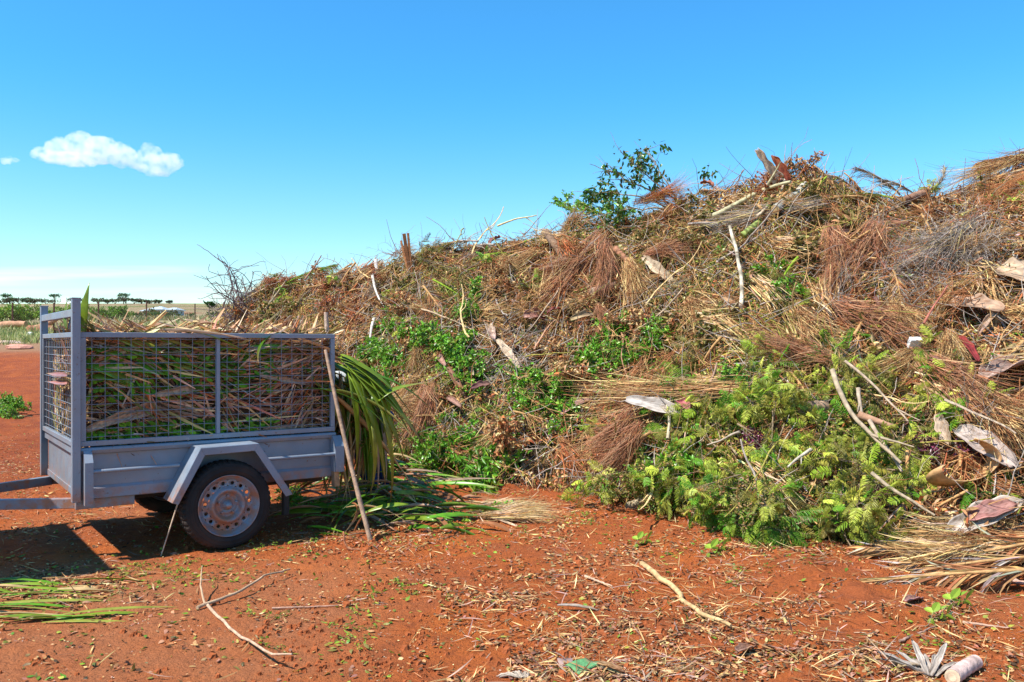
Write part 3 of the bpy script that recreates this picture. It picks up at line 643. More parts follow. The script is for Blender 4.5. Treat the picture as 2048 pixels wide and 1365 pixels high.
# ------------------------------------------------------------------ loose debris over the mound
DOWN = np.array([0, 0, -1.])
def pile_pts(n, u0=400, u1=2450, v0=0.0, v1=1.06, pw=1.0):
    """points over the heap, spread evenly by area"""
    k = n * 4; u = R_(u0, u1, k); v = R_(v0, v1, k)
    s = surf(u, v); a = np.linalg.norm(np.cross(surf(u + 4, v) - surf(u - 4, v), surf(u, v + .01) - surf(u, v - .01)), axis=-1)
    keep = rng.choice(k, n, replace=False, p=a / a.sum()); return u[keep], v[keep], s[keep], snormal(u[keep], v[keep])
def ypx(s): return HZ - (s[..., 2] - H) / s[..., 1] * F
def xpx(s): return 1024 + s[..., 0] / s[..., 1] * F
# where the photo's heap is greener, browner, greyer: ellipses over its face
GREENZ = [(800, 700, 60, 50, 1), (1245, 725, 85, 65, 1), (1100, 810, 110, 70, 1), (930, 910, 90, 60, 1), (1150, 440, 80, 40, .9), (920, 620, 60, 60, .5), (1560, 590, 110, 60, .6), (1350, 900, 80, 90, .8), (1520, 800, 70, 40, 1), (930, 730, 50, 60, .7)]
YGZ = [(1620, 900, 280, 200, 1.2), (1650, 730, 160, 80, .9), (1480, 1000, 170, 90, 1), (870, 780, 110, 90, .5), (1420, 650, 80, 50, .5)]
OLZ = [(900, 560, 150, 60, .9), (1330, 500, 170, 90, .8), (1560, 520, 140, 110, .6), (1650, 420, 160, 60, .6), (560, 620, 120, 60, .7), (1430, 620, 110, 60, .8), (820, 590, 50, 40, .9)]
BRZ = [(1950, 800, 160, 300, 1.3), (1150, 560, 90, 60, 1), (1700, 550, 110, 90, 1.1), (1300, 830, 150, 50, 1), (1230, 880, 80, 70, 1), (700, 600, 60, 60, .7)]
GRZ = [(1890, 540, 110, 80, 1.2), (1020, 740, 60, 60, .8), (1000, 650, 60, 60, .5), (800, 640, 60, 40, .6)]
def zone(u, y, Z):
    w_ = 0
    for a, b, rx, ry, k in Z: w_ = w_ + k * np.exp(-(((u - a) / rx) ** 2 + ((y - b) / ry) ** 2))
    return np.minimum(w_, 1.4)
def pile_colours(u, y, n, s):
    nz = fbm(s[:, 0] * 1.3, s[:, 2] * 1.6 + s[:, 1], 3) * .9
    cols = np.array([TAN, STRAW, BROWN, RUST, DKBR, OLIVE, GREY, YG, GREEN])
    W = np.stack([.62 + 0 * u, .26 + 0 * u + .2 * np.maximum(nz, 0), .45 + .5 * zone(u, y, BRZ) + .3 * np.maximum(nz, 0), .30 + .9 * zone(u, y, BRZ) * .5 + .2 * np.maximum(-nz, 0), .42 + 0 * u,
                  .34 + 1.6 * zone(u, y, OLZ) + .9 * np.maximum(-nz, 0), .12 + 1.5 * zone(u, y, GRZ), .03 + 2.2 * zone(u, y, YGZ) ** 1.5 + .2 * zone(u, y, OLZ), .02 + 2.4 * zone(u, y, GREENZ) ** 2], -1)
    W = np.maximum(W, 0); W /= W.sum(1, keepdims=True); k = (R_(0, 1, (n, 1)) > np.cumsum(W, 1)).sum(1); k = np.minimum(k, 8)
    c = cols[k] * (1.08 + rng.normal(0, .38, (n, 1))) * (1 + rng.normal(0, .07, (n, 3))); return np.clip(c, .01, .8), k
def lumps(s):   # height of the loose layer: heaps and hollows
    return .04 + .19 * np.clip(fbm(s[:, 0] * 2.3 + 7, s[:, 2] * 2.6 + s[:, 1] * 1.3, 3) + .25, 0, 1)
def litter(name, n, lrange, wrange, bend, label, cat, mat=None, along=0.3, wmul=1.0, kill=None, flow=False, v1=1.05):
    u, v, s, nn = pile_pts(int(n * 1.35), v1=v1); g_ = fbm(s[:, 0] * 4.5 + 3, s[:, 2] * 5 + s[:, 1] * 2, 3); kp = np.argsort(-(g_ + R_(-.22, .22, len(g_))))[:n]; u, v, s, nn = u[kp], v[kp], s[kp], nn[kp]
    y = ypx(s); c, k = pile_colours(u, y, n, s)
    lay = lumps(s) * R_(0, 1.05, n) ** .7
    p = s + nn * (lay - .07)[:, None]
    d = rvec(n)
    if flow:    # strips lie in swathes that share a direction
        a = fbm(s[:, 0] * 1.1, s[:, 2] * 1.1 + s[:, 1] * .7, 2) * 5.0; tx = nrmz(np.cross(nn, DOWN) + 1e-6); ty = np.cross(nn, tx)
        d = tx * np.cos(a)[:, None] + ty * np.sin(a)[:, None] + rng.normal(0, .38, (n, 3))
    d = d - nn * (np.sum(d * nn, -1, keepdims=True) * (1 - along))
    L = R_(*lrange, n); W = R_(*wrange, n)
    m = MB(); m.ribbons(p, d, nn + rvec(n) * .8, L, W, R_(*bend, n), [.25, .9, 1, .5], c, fold=.6, twist=R_(-1.6, 1.6, n), across=2)
    return tag(m.build(name, mat or M_dry), label, cat, kind='stuff')
litter('dead_leaves', 105000, (.028, .075), (.009, .022), (-.8, 2.2), 'tan and olive dead leaves covering the whole debris pile', 'leaf litter', along=.6)
litter('dry_straw', 60000, (.12, .42), (.003, .008), (-.6, 1.4), 'loose dry straw and leaf strips lying in swathes over the debris pile', 'straw', flow=True, along=.25)
litter('green_leaf_scatter', 22000, (.03, .07), (.014, .03), (-.3, 1.2), 'small wilting leaves scattered between the twigs of the debris pile', 'leaf litter', mat=M_leaf, along=.7)
# thin twigs as fine tubes
def twigs_stuff(n):
    u, v, s, nn = pile_pts(n); y = ypx(s); m = MB()
    g = zone(u, y, GRZ)
    for i in range(n):
        d = rvec(1)[0]; d -= nn[i] * (d @ nn[i]) * .7; L = R_(.15, .7); pts = wander(s[i] + nn[i] * R_(0, .12), d, L, 6, .35)
        c = (GREY if R_() < .35 + g[i] else (TAN if R_() < .5 else BROWN)) * R_(.6, 1.3); m.tube(pts, np.linspace(.0045, .0018, 6) * R_(.6, 1.5), 4, c=c, cap=False)
    return tag(m.build('loose_twigs', M_wood, smooth=True), 'thin broken twigs strewn all over the debris pile', 'twigs', kind='stuff')
twigs_stuff(7000)

# prototypes
PF = {
 'brown': [palm_frond('palm_frond', [BROWN, RUST, TAN, DKBR], [4, 3, 2, 1], drop=d, open_=o, droop=.5) for d, o in ((.9, .35), (1.5, .3), (.5, .5))],
 'straw': [palm_frond('palm_frond', [STRAW * .85, TAN, BROWN, GREY], [2, 4, 3, 2], drop=d, open_=o, droop=.4, stem=TAN * .9) for d, o in ((.8, .4), (1.3, .25), (.3, .6))],
 'grey': [palm_frond('palm_frond', [GREY, STRAW, GREY * .5], [4, 2, 2], drop=d, open_=.3, droop=.3, stem=GREY, lw=.014) for d in (.6, 1.4)],
 'green': [palm_frond('palm_frond', [OLIVE, YG, GREEN], [4, 3, 2], drop=d, open_=.6, droop=.3, stem=LIME * .8, mat=M_leaf) for d in (.6, 1.2)]}
LB = {
 'green': [leafy_branch('leafy_branch', [GREEN * 1.5, GREEN * 2.2, LIME, DGREEN], [4, 4, 3, 1]) for k in range(3)],
 'olive': [leafy_branch('leafy_branch', [OLIVE, TAN, OLIVE * .5, YG * .7], [4, 3, 3, 2], mat=M_leaf, curl=1.8) for k in range(3)],
 'dead': [leafy_branch('leafy_branch', [TAN, BROWN, STRAW, RUST], [4, 3, 2, 2], mat=M_dry, curl=2.4, lw=.03) for k in range(2)],
 'droopy': [leafy_branch('leafy_branch', [GREEN * 1.7, GREEN * 1.3, LIME * .9], [4, 3, 2], ll=.13, lw=.04, n=320, droop=.9) for k in range(2)],
 'small': [leafy_branch('leafy_branch', [YG * .8, OLIVE, GREEN, TAN], [3, 3, 2, 2], ll=.035, lw=.018, n=700, mat=M_leaf) for k in range(2)],
 'purple': [leafy_branch('leafy_branch', [PURP, PURP * 1.8, PURP * .5], [3, 2, 2], ll=.045, lw=.02, n=200, L=.4) for k in range(1)],
 'rusty': [leafy_branch('leafy_branch', [RUST, PINK * .8, BROWN], [4, 2, 2], ll=.04, lw=.018, n=700, mat=M_dry, bark=RUST) for k in range(1)]}
FB = {
 'yg': [feathery_branch('feathery_branch', [YG * 1.35, YG * 1.6, OLIVE, LIME * .95, GREEN * 1.5], [5, 2, 1, 3, 2], seed_col=(ORNG if k == 1 else None)) for k in range(3)],
 'green': [feathery_branch('feathery_branch', [GREEN * 1.3, LIME * .8, GREEN], [4, 3, 2]) for k in range(2)],
 'olive': [feathery_branch('feathery_branch', [OLIVE, YG * .8, OLIVE * .6], [4, 3, 2], seed_col=(ORNG if k == 0 else None)) for k in range(2)]}
SF = {'brown': [straw_fan('straw_fan', [BROWN, RUST, TAN], [3, 3, 2]), straw_fan('straw_fan', [BROWN, RUST, TAN], [3, 2, 3], spread=.4)],
      'straw': [straw_fan('straw_fan', [STRAW, TAN, BROWN], [4, 4, 2]), straw_fan('straw_fan', [STRAW, TAN, CREAM], [4, 4, 1], spread=.12, w_=.012)]}
TB = {'grey': twig_bunch('twig_bunch', GREY), 'brown': twig_bunch('twig_bunch', BROWN * 1.2), 'tan': twig_bunch('twig_bunch', TAN)}

ALLP = [o for grp in (PF, LB, FB, SF) for l_ in grp.values() for o in l_] + list(TB.values())
def between(proto, a, b, label, cat, L0=1.0, lift=.06, roll=0.0, sc_y=None, group=None, nrm=None):
    """lay a kind on the heap from photo point a to photo point b"""
    pa, na = PP(*a, lift=lift); pb, nb = PP(*b, lift=lift); n = na + nb if nrm is None else np.array(nrm, float)
    L = np.linalg.norm(pb - pa); s = L / L0
    return place(proto, frame(pa, pb - pa, nrmz(n), s, roll, sy=sc_y or s), label, cat, group)

# --- filler: repeats nobody could tell apart, each an object with its parts
def fill(protos, n, label, cat, group, zf, srange=(.6, 1.1), lift=(.02, .14), down=.7, lean=.15, v1=1.0, u1=2350):
    u, v, s, nn = pile_pts(n * 12, u1=u1, v1=v1); y = ypx(s); wgt = zf(u, y); pr = wgt / wgt.sum(); k = rng.choice(len(u), n, replace=False, p=pr)
    for i in k:
        t = DOWN - nn[i] * (nn[i] @ DOWN); t = nrmz(t); sd = np.cross(nn[i], t); a = rng.normal(0, 1.1) if R_() < down else R_(0, 6.28)
        d = t * math.cos(a) + sd * math.sin(a) + nn[i] * R_(-.1, lean); sc_ = R_(*srange)
        p = s[i] + nn[i] * (R_(*lift) - .02) - nrmz(d) * .4 * sc_
        # keep the far end out of the ground
        q = p + nrmz(d) * sc_ * .9
        if q[2] < gz(q[0], q[1]) + .05: d = d * np.array([1, 1, .1]); p[2] = max(p[2], float(gz(p[0], p[1])) + .05)
        place(protos[rng.integers(len(protos))], frame(p, d, nn[i], sc_, R_(-.6, .6)), label, cat, group)
one = lambda u, y: 0.25 + 0 * u
fill(LB['green'], 90, 'fresh green leafy branch in a bright patch of the debris pile', 'branch', 'fresh green branches in the pile', lambda u, y: .0005 + zone(u, y, GREENZ) ** 4, (.38, .68))
fill(LB['olive'], 62, 'wilting olive leafy branch tangled in the debris pile', 'branch', 'wilting branches in the pile', lambda u, y: .05 + zone(u, y, OLZ) ** 2, (.5, .9))
fill(LB['dead'], 60, 'dead leafy branch with curled tan leaves in the debris pile', 'branch', 'dead branches in the pile', one, (.5, .9))
fill(LB['small'], 26, 'fine-leaved green and brown branch in the debris pile', 'branch', 'fine leaved branches in the pile', lambda u, y: .03 + zone(u, y, YGZ) ** 2 + zone(u, y, GREENZ) * .3, (.5, .9))
fill(LB['rusty'], 12, 'rusty red dead branch at the low left end of the pile', 'branch', 'rusty branches', lambda u, y: .001 + zone(u, y, [(660, 580, 60, 40, 1), (760, 570, 60, 30, .6)]) ** 2, (.6, .9))
fill(FB['yg'], 104, 'yellow-green feathery branch at the foot of the debris pile', 'feathery branch', 'feathery branches', lambda u, y: .0002 + zone(u, y, [(1640, 900, 210, 130, 1.2), (1650, 740, 90, 45, .5), (1480, 1000, 120, 60, .9)]) ** 3, (.40, .70), lift=(.04, .22))
fill(FB['olive'], 26, 'dull olive feathery branch hanging on the debris pile', 'feathery branch', 'olive feathery branches', lambda u, y: .005 + zone(u, y, YGZ) ** 2, (.45, .75))
fill(FB['green'], 12, 'deep green feathery branch at the foot of the pile', 'feathery branch', 'green feathery branches', lambda u, y: .001 + zone(u, y, [(1430, 960, 70, 90, 1), (1750, 800, 60, 60, .6), (1340, 860, 50, 60, .5)]) ** 2, (.6, .9))
fill(PF['brown'], 74, 'dry brown palm frond among many in the debris pile', 'palm frond', 'dry palm fronds in the pile', lambda u, y: .2 + zone(u, y, BRZ) * 1.2, (.45, .95), lift=(.06, .18))
fill(PF['straw'], 60, 'straw-coloured palm frond among many in the debris pile', 'palm frond', 'straw palm fronds in the pile', lambda u, y: .15 + zone(u, y, BRZ) + .3 * (y < 470), (.45, .95), lift=(.06, .18))
fill(PF['green'], 18, 'wilting green palm frond buried in the debris pile', 'palm frond', 'green palm fronds in the pile', lambda u, y: .03 + zone(u, y, OLZ), (.5, .9))
fill(SF['brown'] + SF['straw'], 90, 'fan of dry shredded leaf strips in the debris pile', 'leaf strips', 'shredded leaf fans in the pile', lambda u, y: .15 + zone(u, y, BRZ), (.5, 1.1))
fill(list(TB.values()), 46, 'tangle of bare thin twigs on the debris pile', 'twigs', 'bare twig tangles on the pile', lambda u, y: .12 + 2 * zone(u, y, GRZ), (.5, 1.0))
STK = [stick('stick', 1.0, r, c, flat=f) for r, c, f in ((.009, TAN * .9, 1), (.014, GREY, 1), (.007, BROWN * 1.5, 1), (.016, STRAW, .4), (.010, OLIVE * 1.2, 1))]
fill(STK, 90, 'loose bare stick poking through the debris pile', 'stick', 'loose sticks in the pile', one, (.35, 1.1), down=.3, lift=(.04, .2), lean=.4)
HK = [husk('husk', [PINK, TAN], .38, .12), husk('husk', [CREAM, PINK], .34, .10, 1.6, .5), husk('husk', [TAN, BROWN], .45, .13, .8, 1.2), husk('husk', [C_(.30, .13, .10), BROWN], .40, .12, 1.4)]
fill(HK, 46, 'small curled palm husk lodged in the debris pile', 'husk', 'curled husks in the pile', lambda u, y: .12 + .7 * zone(u, y, BRZ), (.4, .9), lift=(.06, .14))
ALLP += STK + HK

# --- the pieces one can point to -------------------------------------------
def mk_between(maker, a, b, label, cat, L0, lift=.12, roll=0.0, sy=None, **k):
    return between(maker, a, b, label, cat, L0, lift, roll, sy, **k)
pa, _ = PP(1345, 440); 
crest = leafy_branch('leafy_branch', [DGREEN, GREEN * .8, OLIVE * .7], [4, 3, 1], L=1.0, n=1, nsub=1)
bpy.data.objects.remove(crest.children[0]); bpy.data.objects.remove(crest)
def crest_branch():
    base = P(1370, 425, 11.6); m = MB(); q = MB(); segs = []
    tips = [(1290, 292), (1240, 305), (1180, 330), (1175, 385), (1205, 430), (1320, 355), (1425, 360)]
    mids = [(1330, 360), (1300, 350), (1240, 345), (1240, 380), (1270, 410), (1350, 390), (1400, 372)]
    for (tx, ty), (mx_, my) in zip(tips, mids):
        a, b_, c = base, P(mx_, my, 11.6 + R_(-.3, .3)), P(tx, ty, 11.6 + R_(-.5, .5)); t = np.linspace(0, 1, 14)[:, None]
        s = a * (1 - t) ** 2 + 2 * b_ * t * (1 - t) + c * t * t + rng.normal(0, .012, (14, 3)); m.tube(s, np.linspace(.014, .003, 14), 6, c=C_(.30, .23, .15)); segs.append(s[5:])
        for k in range(6):
            bb, tg = at_t(s, np.array([R_(.35, .95)])); s2 = wander(bb[0], tg[0] + rvec(1)[0] * .8, R_(.2, .5), 7, .3, .03); m.tube(s2, np.linspace(.005, .0015, 7), 4, c=C_(.28, .2, .13), cap=False); segs.append(s2)
    r = m.build('leafy_branch', M_wood, smooth=True); n = 900; cl = 60; b, tg = leaf_points(segs, cl); k = rng.integers(0, cl, n); cb = b[k] + rng.normal(0, .055, (n, 3)) + np.array([0, 0, -.03])
    q.ribbons(cb, rvec(n) + np.array([0, 0, -.7]), rvec(n), .085 * R_(.6, 1.2, n), .034 * R_(.7, 1.2, n), R_(0, 1, n), [.15, .9, 1, .6, .05], pick([DGREEN, GREEN * .8, OLIVE * .8, GREEN * 1.3], [4, 3, 2, 2], n), fold=.4, across=3)
    q.build('leaves', M_leafg, r); tag(r, 'tall dark-leaved branch sticking up against the sky on the crest of the pile', 'branch')
crest_branch()
lg = lambda **k: leafy_branch('leafy_branch', **k)
for a, b, s in (((1190, 455), (1110, 420), .6), ((1240, 460), (1160, 425), .6), ((1250, 470), (1225, 425), .5)):
    between(LB['green'][2], a, b, 'lime green leafy spray on the crest beside the tall dark branch', 'branch', .8, .1, sc_y=.55, group='lime sprays on the crest')
def bare_twigs():
    for k, (a, tips) in enumerate((((500, 640), [(430, 515), (455, 520), (418, 560), (445, 560), (480, 540), (500, 545)]), ((470, 650), [(425, 590), (440, 620), (460, 560), (505, 560)]))):
        m = MB(); base = P(*a, 15.5)
        for t_ in tips:
            e = P(*t_, 15.5 + R_(-.5, .5)); t = np.linspace(0, 1, 12)[:, None]; s = base * (1 - t) + e * t + np.cumsum(rng.normal(0, .02, (12, 3)), 0); m.tube(s, np.linspace(.014, .006, 12), 5, c=C_(.16, .12, .12))
            for q in range(10):
                b, tg = at_t(s, np.array([R_(.2, .95)])); s2 = wander(b[0], tg[0] * .6 + rvec(1)[0] * .9, R_(.25, .7), 7, .6); m.tube(s2, np.linspace(.007, .004, 7), 4, c=C_(.17, .13, .13), cap=False)
        tag(m.build('bare_branch', M_wood, smooth=True), ['leafless purple-grey branch reaching up at the far left tip of the pile', 'lower leafless tangle of twigs under the upright bare branch at the pile end'][k], 'branch')
bare_twigs()
# trunks and cut logs: (from, to, radius, bark, cut, label)
for a, b, r, bark, cut, rings, lab in (
    ((1180, 600), (1236, 581), .055, C_(.33, .19, .12), CREAM, 0, 'short brown log with a pale round cut end in the middle of the pile'),
    ((1650, 477), (1822, 464), .05, C_(.30, .13, .08), TAN, 4, 'long reddish brown log lying level high on the right of the pile'),
    ((1495, 487), (1530, 459), .045, C_(.25, .30, .08), YG, 3, 'short green cane log high on the pile'),
    ((1560, 432), (1612, 388), .05, C_(.42, .38, .30), STRAW, 0, 'pale grey cut log under the long branch near the summit'),
    ((1095, 478), (1152, 530), .055, C_(.19, .115, .07), TAN, 0, 'dark brown log slanting down below the green crest leaves'),
    ((1232, 512), (1265, 548), .04, C_(.34, .16, .09), TAN, 2, 'stubby ringed red-brown cane beside the brown hanging frond'),
    ((1850, 400), (1805, 415), .05, C_(.30, .16, .10), TAN, 0, 'brown stub of log on the right crest'),
    ((1590, 838), (1650, 830), .055, C_(.33, .22, .14), TAN, 0, 'fat tan log half hidden in the feathery green foliage'),
    ((1275, 1018), (1352, 992), .032, C_(.30, .24, .15), C_(.75, .66, .42), 0, 'tan pole with a whitish sawn end lying at the foot of the pile'),
    ((1490, 628), (1508, 485), .020, C_(.50, .42, .30), CREAM, 2, 'slender white ringed palm stem standing in the pile')):
    L = np.linalg.norm(PP(*a)[0] - PP(*b)[0]); o = log('log' if rings < 2 or r > .04 else 'ringed_log', L, r, bark, cut, rings=rings)
    between(o, a, b, lab, 'log', L, .10)
for a, b, r, c, f, lab, nm in (
    ((1390, 462), (1642, 356), .032, C_(.42, .27, .17), 1, 'long smooth brown branch slanting up to the summit of the pile', 'branch'),
    ((1440, 452), (1575, 405), .030, C_(.42, .38, .22), 1, 'pale yellow-green branch just below the long brown one near the summit', 'branch'),
    ((1530, 455), (1600, 380), .018, C_(.48, .36, .24), 1, 'thin tan branch crossing the grey cut log near the summit', 'branch'),
    ((1668, 805), (1735, 1000), .021, C_(.34, .26, .17), 1, 'grey-brown bough running down through the feathery foliage', 'branch'),
    ((1735, 1000), (1900, 1090), .019, C_(.34, .26, .17), 1, 'lower curved bough reaching the ground under the feathery foliage', 'branch'),
    ((1700, 830), (1712, 885), .022, C_(.36, .28, .20), 1, 'upper pale fork of the bough in the feathery foliage', 'branch'),
    ((1710, 885), (1770, 910), .030, C_(.36, .20, .12), 1, 'reddish stub beside the fork of the bough', 'branch'),
    ((1690, 790), (1860, 920), .014, C_(.38, .28, .19), 1, 'long thin tan stem across the feathery foliage', 'branch'),
    ((1730, 905), (1760, 990), .016, C_(.36, .27, .19), 1, 'thin grey side branch below the fork', 'branch'),
    ((1345, 905), (1375, 840), .016, C_(.42, .34, .22), 1, 'thin pale stem above the sawn pole', 'branch'),
    ((1400, 830), (1465, 760), .018, C_(.40, .25, .17), 1, 'slim brown branch rising beside the white spathe', 'branch'),
    ((1395, 835), (1385, 985), .009, C_(.38, .25, .17), 1, 'thin brown stem hanging down to the sawn pole', 'branch'),
    ((1250, 690), (1300, 790), .008, C_(.35, .18, .10), 1, 'thin rusty stalk across the green leaves at mid pile', 'branch'),
    ((1060, 720), (1105, 650), .014, C_(.40, .22, .13), .4, 'flat brown stalk leaning by the red husks', 'stalk'),
    ((1125, 600), (1060, 700), .010, C_(.42, .30, .2), 1, 'thin tan stick leaning left of the brown log', 'stick'),
    ((850, 640), (1010, 690), .012, C_(.45, .32, .2), 1, 'long tan stick pointing down right in the left pile', 'stick'),
    ((750, 570), (776, 640), .022, C_(.50, .45, .38), .7, 'greyish white weathered stem below the white pole', 'stick'),
    ((760, 655), (745, 710), .025, C_(.48, .43, .38), .7, 'short grey weathered stake above the crouching worker', 'stake'),
    ((540, 640), (585, 570), .018, C_(.42, .32, .2), 1, 'tan stick leaning right on the low left pile', 'stick'),
    ((480, 625), (600, 560), .015, C_(.45, .33, .2), 1, 'long tan stick along the low left crest', 'stick'),
    ((620, 575), (655, 535), .014, C_(.28, .14, .09), 1, 'short dark red stick above the low left crest', 'stick'),
    ((1000, 475), (1070, 440), .015, C_(.55, .45, .22), 1, 'bent straw stalk rising over the crest', 'stalk'),
    ((1850, 520), (1990, 480), .010, C_(.45, .38, .3), 1, 'pale thin stick over the grey twig tangle', 'stick'),
    ((1385, 600), (1290, 690), .010, C_(.40, .28, .18), 1, 'tan stick slanting in the centre of the pile', 'stick'),
    ((1905, 850), (2048, 930), .014, C_(.36, .27, .19), .5, 'flat grey stalk low on the right of the pile', 'stalk'),
    ((1600, 950), (1555, 985), .014, C_(.42, .36, .27), 1, 'short grey stick poking from the green foliage', 'stick'),
    ((1500, 890), (1445, 905), .010, C_(.38, .31, .23), 1, 'short pale stick left of the feathery foliage', 'stick'),
    ((1848, 700), (1848, 640), .008, C_(.35, .12, .08), 1, 'thin upright red stem on the right slope', 'stem')):
    L = np.linalg.norm(PP(*a)[0] - PP(*b)[0]); o = stick(nm if nm != 'branch' else 'bare_branch', L, r, c, wig=.12, forks=1 if r > .012 and f == 1 else 0, flat=f)
    between(o, a, b, lab, nm, L, .17 if a[0] < 1560 or a[1] < 700 else .34)
# posts and boards that stand above the crest
def board(name, a, b, wd, th, c, label, cat, d, up=(0, -1, 0.2)):
    m = MB(); pa, pb = P(*a, d), P(*b, d); n = 6; t = np.linspace(0, 1, n)[:, None]; pts = pa * (1 - t) + pb * t
    for k in range(3):
        off = np.array([(k - 1) * wd * .34, 0, 0]); q = pts + off
        m.bar(q[0], q[-1] + np.array([0, 0, -.06 * abs(k - 1)]), wd * .33, th, up=up, c=np.array(c) * (1 + .12 * (k - 1)))
    return tag(m.build(name, M_wood, bevel=.003), label, cat)
m = MB(); m.bar(P(751, 519, 14.0), P(757, 590, 13.9), .045, .045, up=(0, 1, 0), c=(.78, .74, .68)); tag(m.build('white_pole', M_wood, bevel=.004), 'square white pole standing above the low left crest', 'pole')
m = MB()
for k, (dx, ty, w_) in enumerate(((0, 468, .05), (8, 467, .035), (-6, 482, .03))):
    m.bar(P(808 + dx, ty, 13.2 + .02 * k), P(820 + dx * .4, 548, 13.1), w_, .03, up=(0, 1, 0), c=BROWN * (.45 + .3 * k))
tag(m.build('split_stump', M_wood, bevel=.003), 'split dark brown stake standing on the crest left of centre', 'stake')
o = husk('spathe', [CREAM, CREAM * .9], .45, .17, .5, .15, point=False); place(o, frame(P(1556, 362, 9.9), P(1527, 316, 9.8) - P(1556, 362, 9.9), np.array([0, -1, .2])), 'cream spathe board standing at the summit', 'husk')
o = husk('spathe', [C_(.48, .10, .05), RUST], .36, .12, .9, .2); place(o, frame(P(1578, 362, 10.0), P(1549, 314, 9.95) - P(1578, 362, 10.0), np.array([0, -1, .2]), 1.0), 'orange-red spathe standing behind the cream board at the summit', 'husk')
# husks and spathes: from, to, width, colours, curl, label
for a, b, wd, cs, cu, bd, lab in (
    ((992, 700), (978, 655), .14, (C_(.50, .33, .28), CREAM), 1.4, .4, 'cream bulb-shaped husk hanging in the left centre of the pile'),
    ((998, 697), (1032, 745), .10, (CREAM, CREAM), .8, .3, 'white pointed spathe beside the bulb-shaped husk'),
    ((903, 750), (878, 715), .11, (PINK, PINK * .9), 1.5, .4, 'pink rolled husk on the left slope'),
    ((906, 752), (938, 805), .09, (C_(.34, .16, .09), BROWN), 1.2, .2, 'long brown stalk base hanging below the pink rolled husk'),
    ((958, 770), (948, 748), .07, (CREAM, PINK), 1.6, .3, 'tiny cream bulb husk above the dark red leaf'),
    ((950, 797), (985, 782), .10, (C_(.16, .04, .05), PINK), 1.3, .6, 'dark red husk with a pale butt on the left slope'),
    ((930, 835), (900, 805), .08, (PINK * .8, PINK), 1.5, .4, 'pinkish bulb husk low on the left slope'),
    ((1062, 650), (1098, 632), .16, (C_(.48, .25, .18), C_(.25, .06, .04)), 1.3, 1.4, 'large open dark red husk in the upper middle of the pile'),
    ((1100, 645), (1134, 615), .13, (C_(.20, .04, .03), C_(.45, .08, .04)), 1.0, 1.4, 'bright red curled husk beside the large open one'),
    ((1150, 652), (1215, 625), .09, (STRAW, C_(.5, .36, .3)), 1.0, .9, 'pale curved spathe under the brown log'),
    ((1140, 852), (1190, 798), .11, (C_(.52, .27, .24), PINK), .9, .5, 'pink flat spathe leaning left of the grey fronds'),
    ((1290, 828), (1405, 850), .11, (C_(.58, .50, .43), C_(.55, .46, .38)), .8, .4, 'white boat-shaped spathe under the grey fronds'),
    ((1395, 843), (1385, 815), .08, (C_(.55, .22, .15), C_(.5, .08, .14)), 1.2, .6, 'small pink and red husk on the white spathe'),
    ((1520, 580), (1500, 560), .06, (PINK, TAN), 1.0, .5, 'small pink husk right of the white stem top'),
    ((1300, 530), (1350, 582), .13, (CREAM, C_(.42, .30, .16)), .6, .2, 'flat tan frond base slanting in the upper middle of the pile'),
    ((2060, 590), (1975, 552), .34, (C_(.55, .36, .22), CREAM), .8, .3, 'large peach frond base jutting in from the right edge'),
    ((2000, 650), (1898, 608), .20, (C_(.46, .28, .17), C_(.55, .36, .24)), .8, .5, 'broad tan frond base below the large peach one'),
    ((1950, 800), (2070, 735), .26, (C_(.55, .38, .30), C_(.50, .28, .2)), 1.0, .7, 'big pink-white curved spathe at the right edge'),
    ((1875, 760), (1930, 800), .10, (C_(.38, .15, .10), C_(.32, .15, .1)), 1.0, .3, 'rust red pointed spathe left of the big pink-white one'),
    ((1895, 860), (1915, 930), .12, (C_(.52, .36, .24), C_(.5, .35, .22)), .6, .2, 'tan flat spathe standing beside the green foliage at right'),
    ((1925, 900), (2048, 970), .22, (C_(.56, .45, .38), C_(.52, .40, .33)), .9, .4, 'long whitish spathe low at the right edge'),
    ((1945, 760), (1930, 700), .06, (C_(.28, .03, .03), C_(.35, .05, .04)), 1.2, .3, 'narrow blood-red spathe on the right slope'),
    ((1920, 1100), (2060, 1030), .17, (C_(.60, .50, .42), C_(.62, .48, .36)), .8, .3, 'pale spathe over the brown fronds at lower right'),
    ((1960, 1075), (2048, 1045), .12, (C_(.42, .18, .15), C_(.40, .18, .14)), .7, .3, 'dull pink sheath among the brown fronds at lower right'),
    ((1410, 390), (1432, 380), .12, (C_(.42, .14, .08), C_(.40, .13, .07)), 1.2, 1.0, 'red-brown curled husk on the crest left of the summit'),
    ((985, 505), (1000, 487), .10, (C_(.45, .25, .2), C_(.40, .06, .07)), 1.3, .5, 'pink-red husk on the crest above the slanting dark log')):
    L = np.linalg.norm(PP(*a)[0] - PP(*b)[0]); o = husk('spathe', list(cs), L, wd, cu, bd); between(o, a, b, lab, 'husk', L, .15 if a[1] < 700 or a[0] < 1180 else .22, R_(-.35, .35))
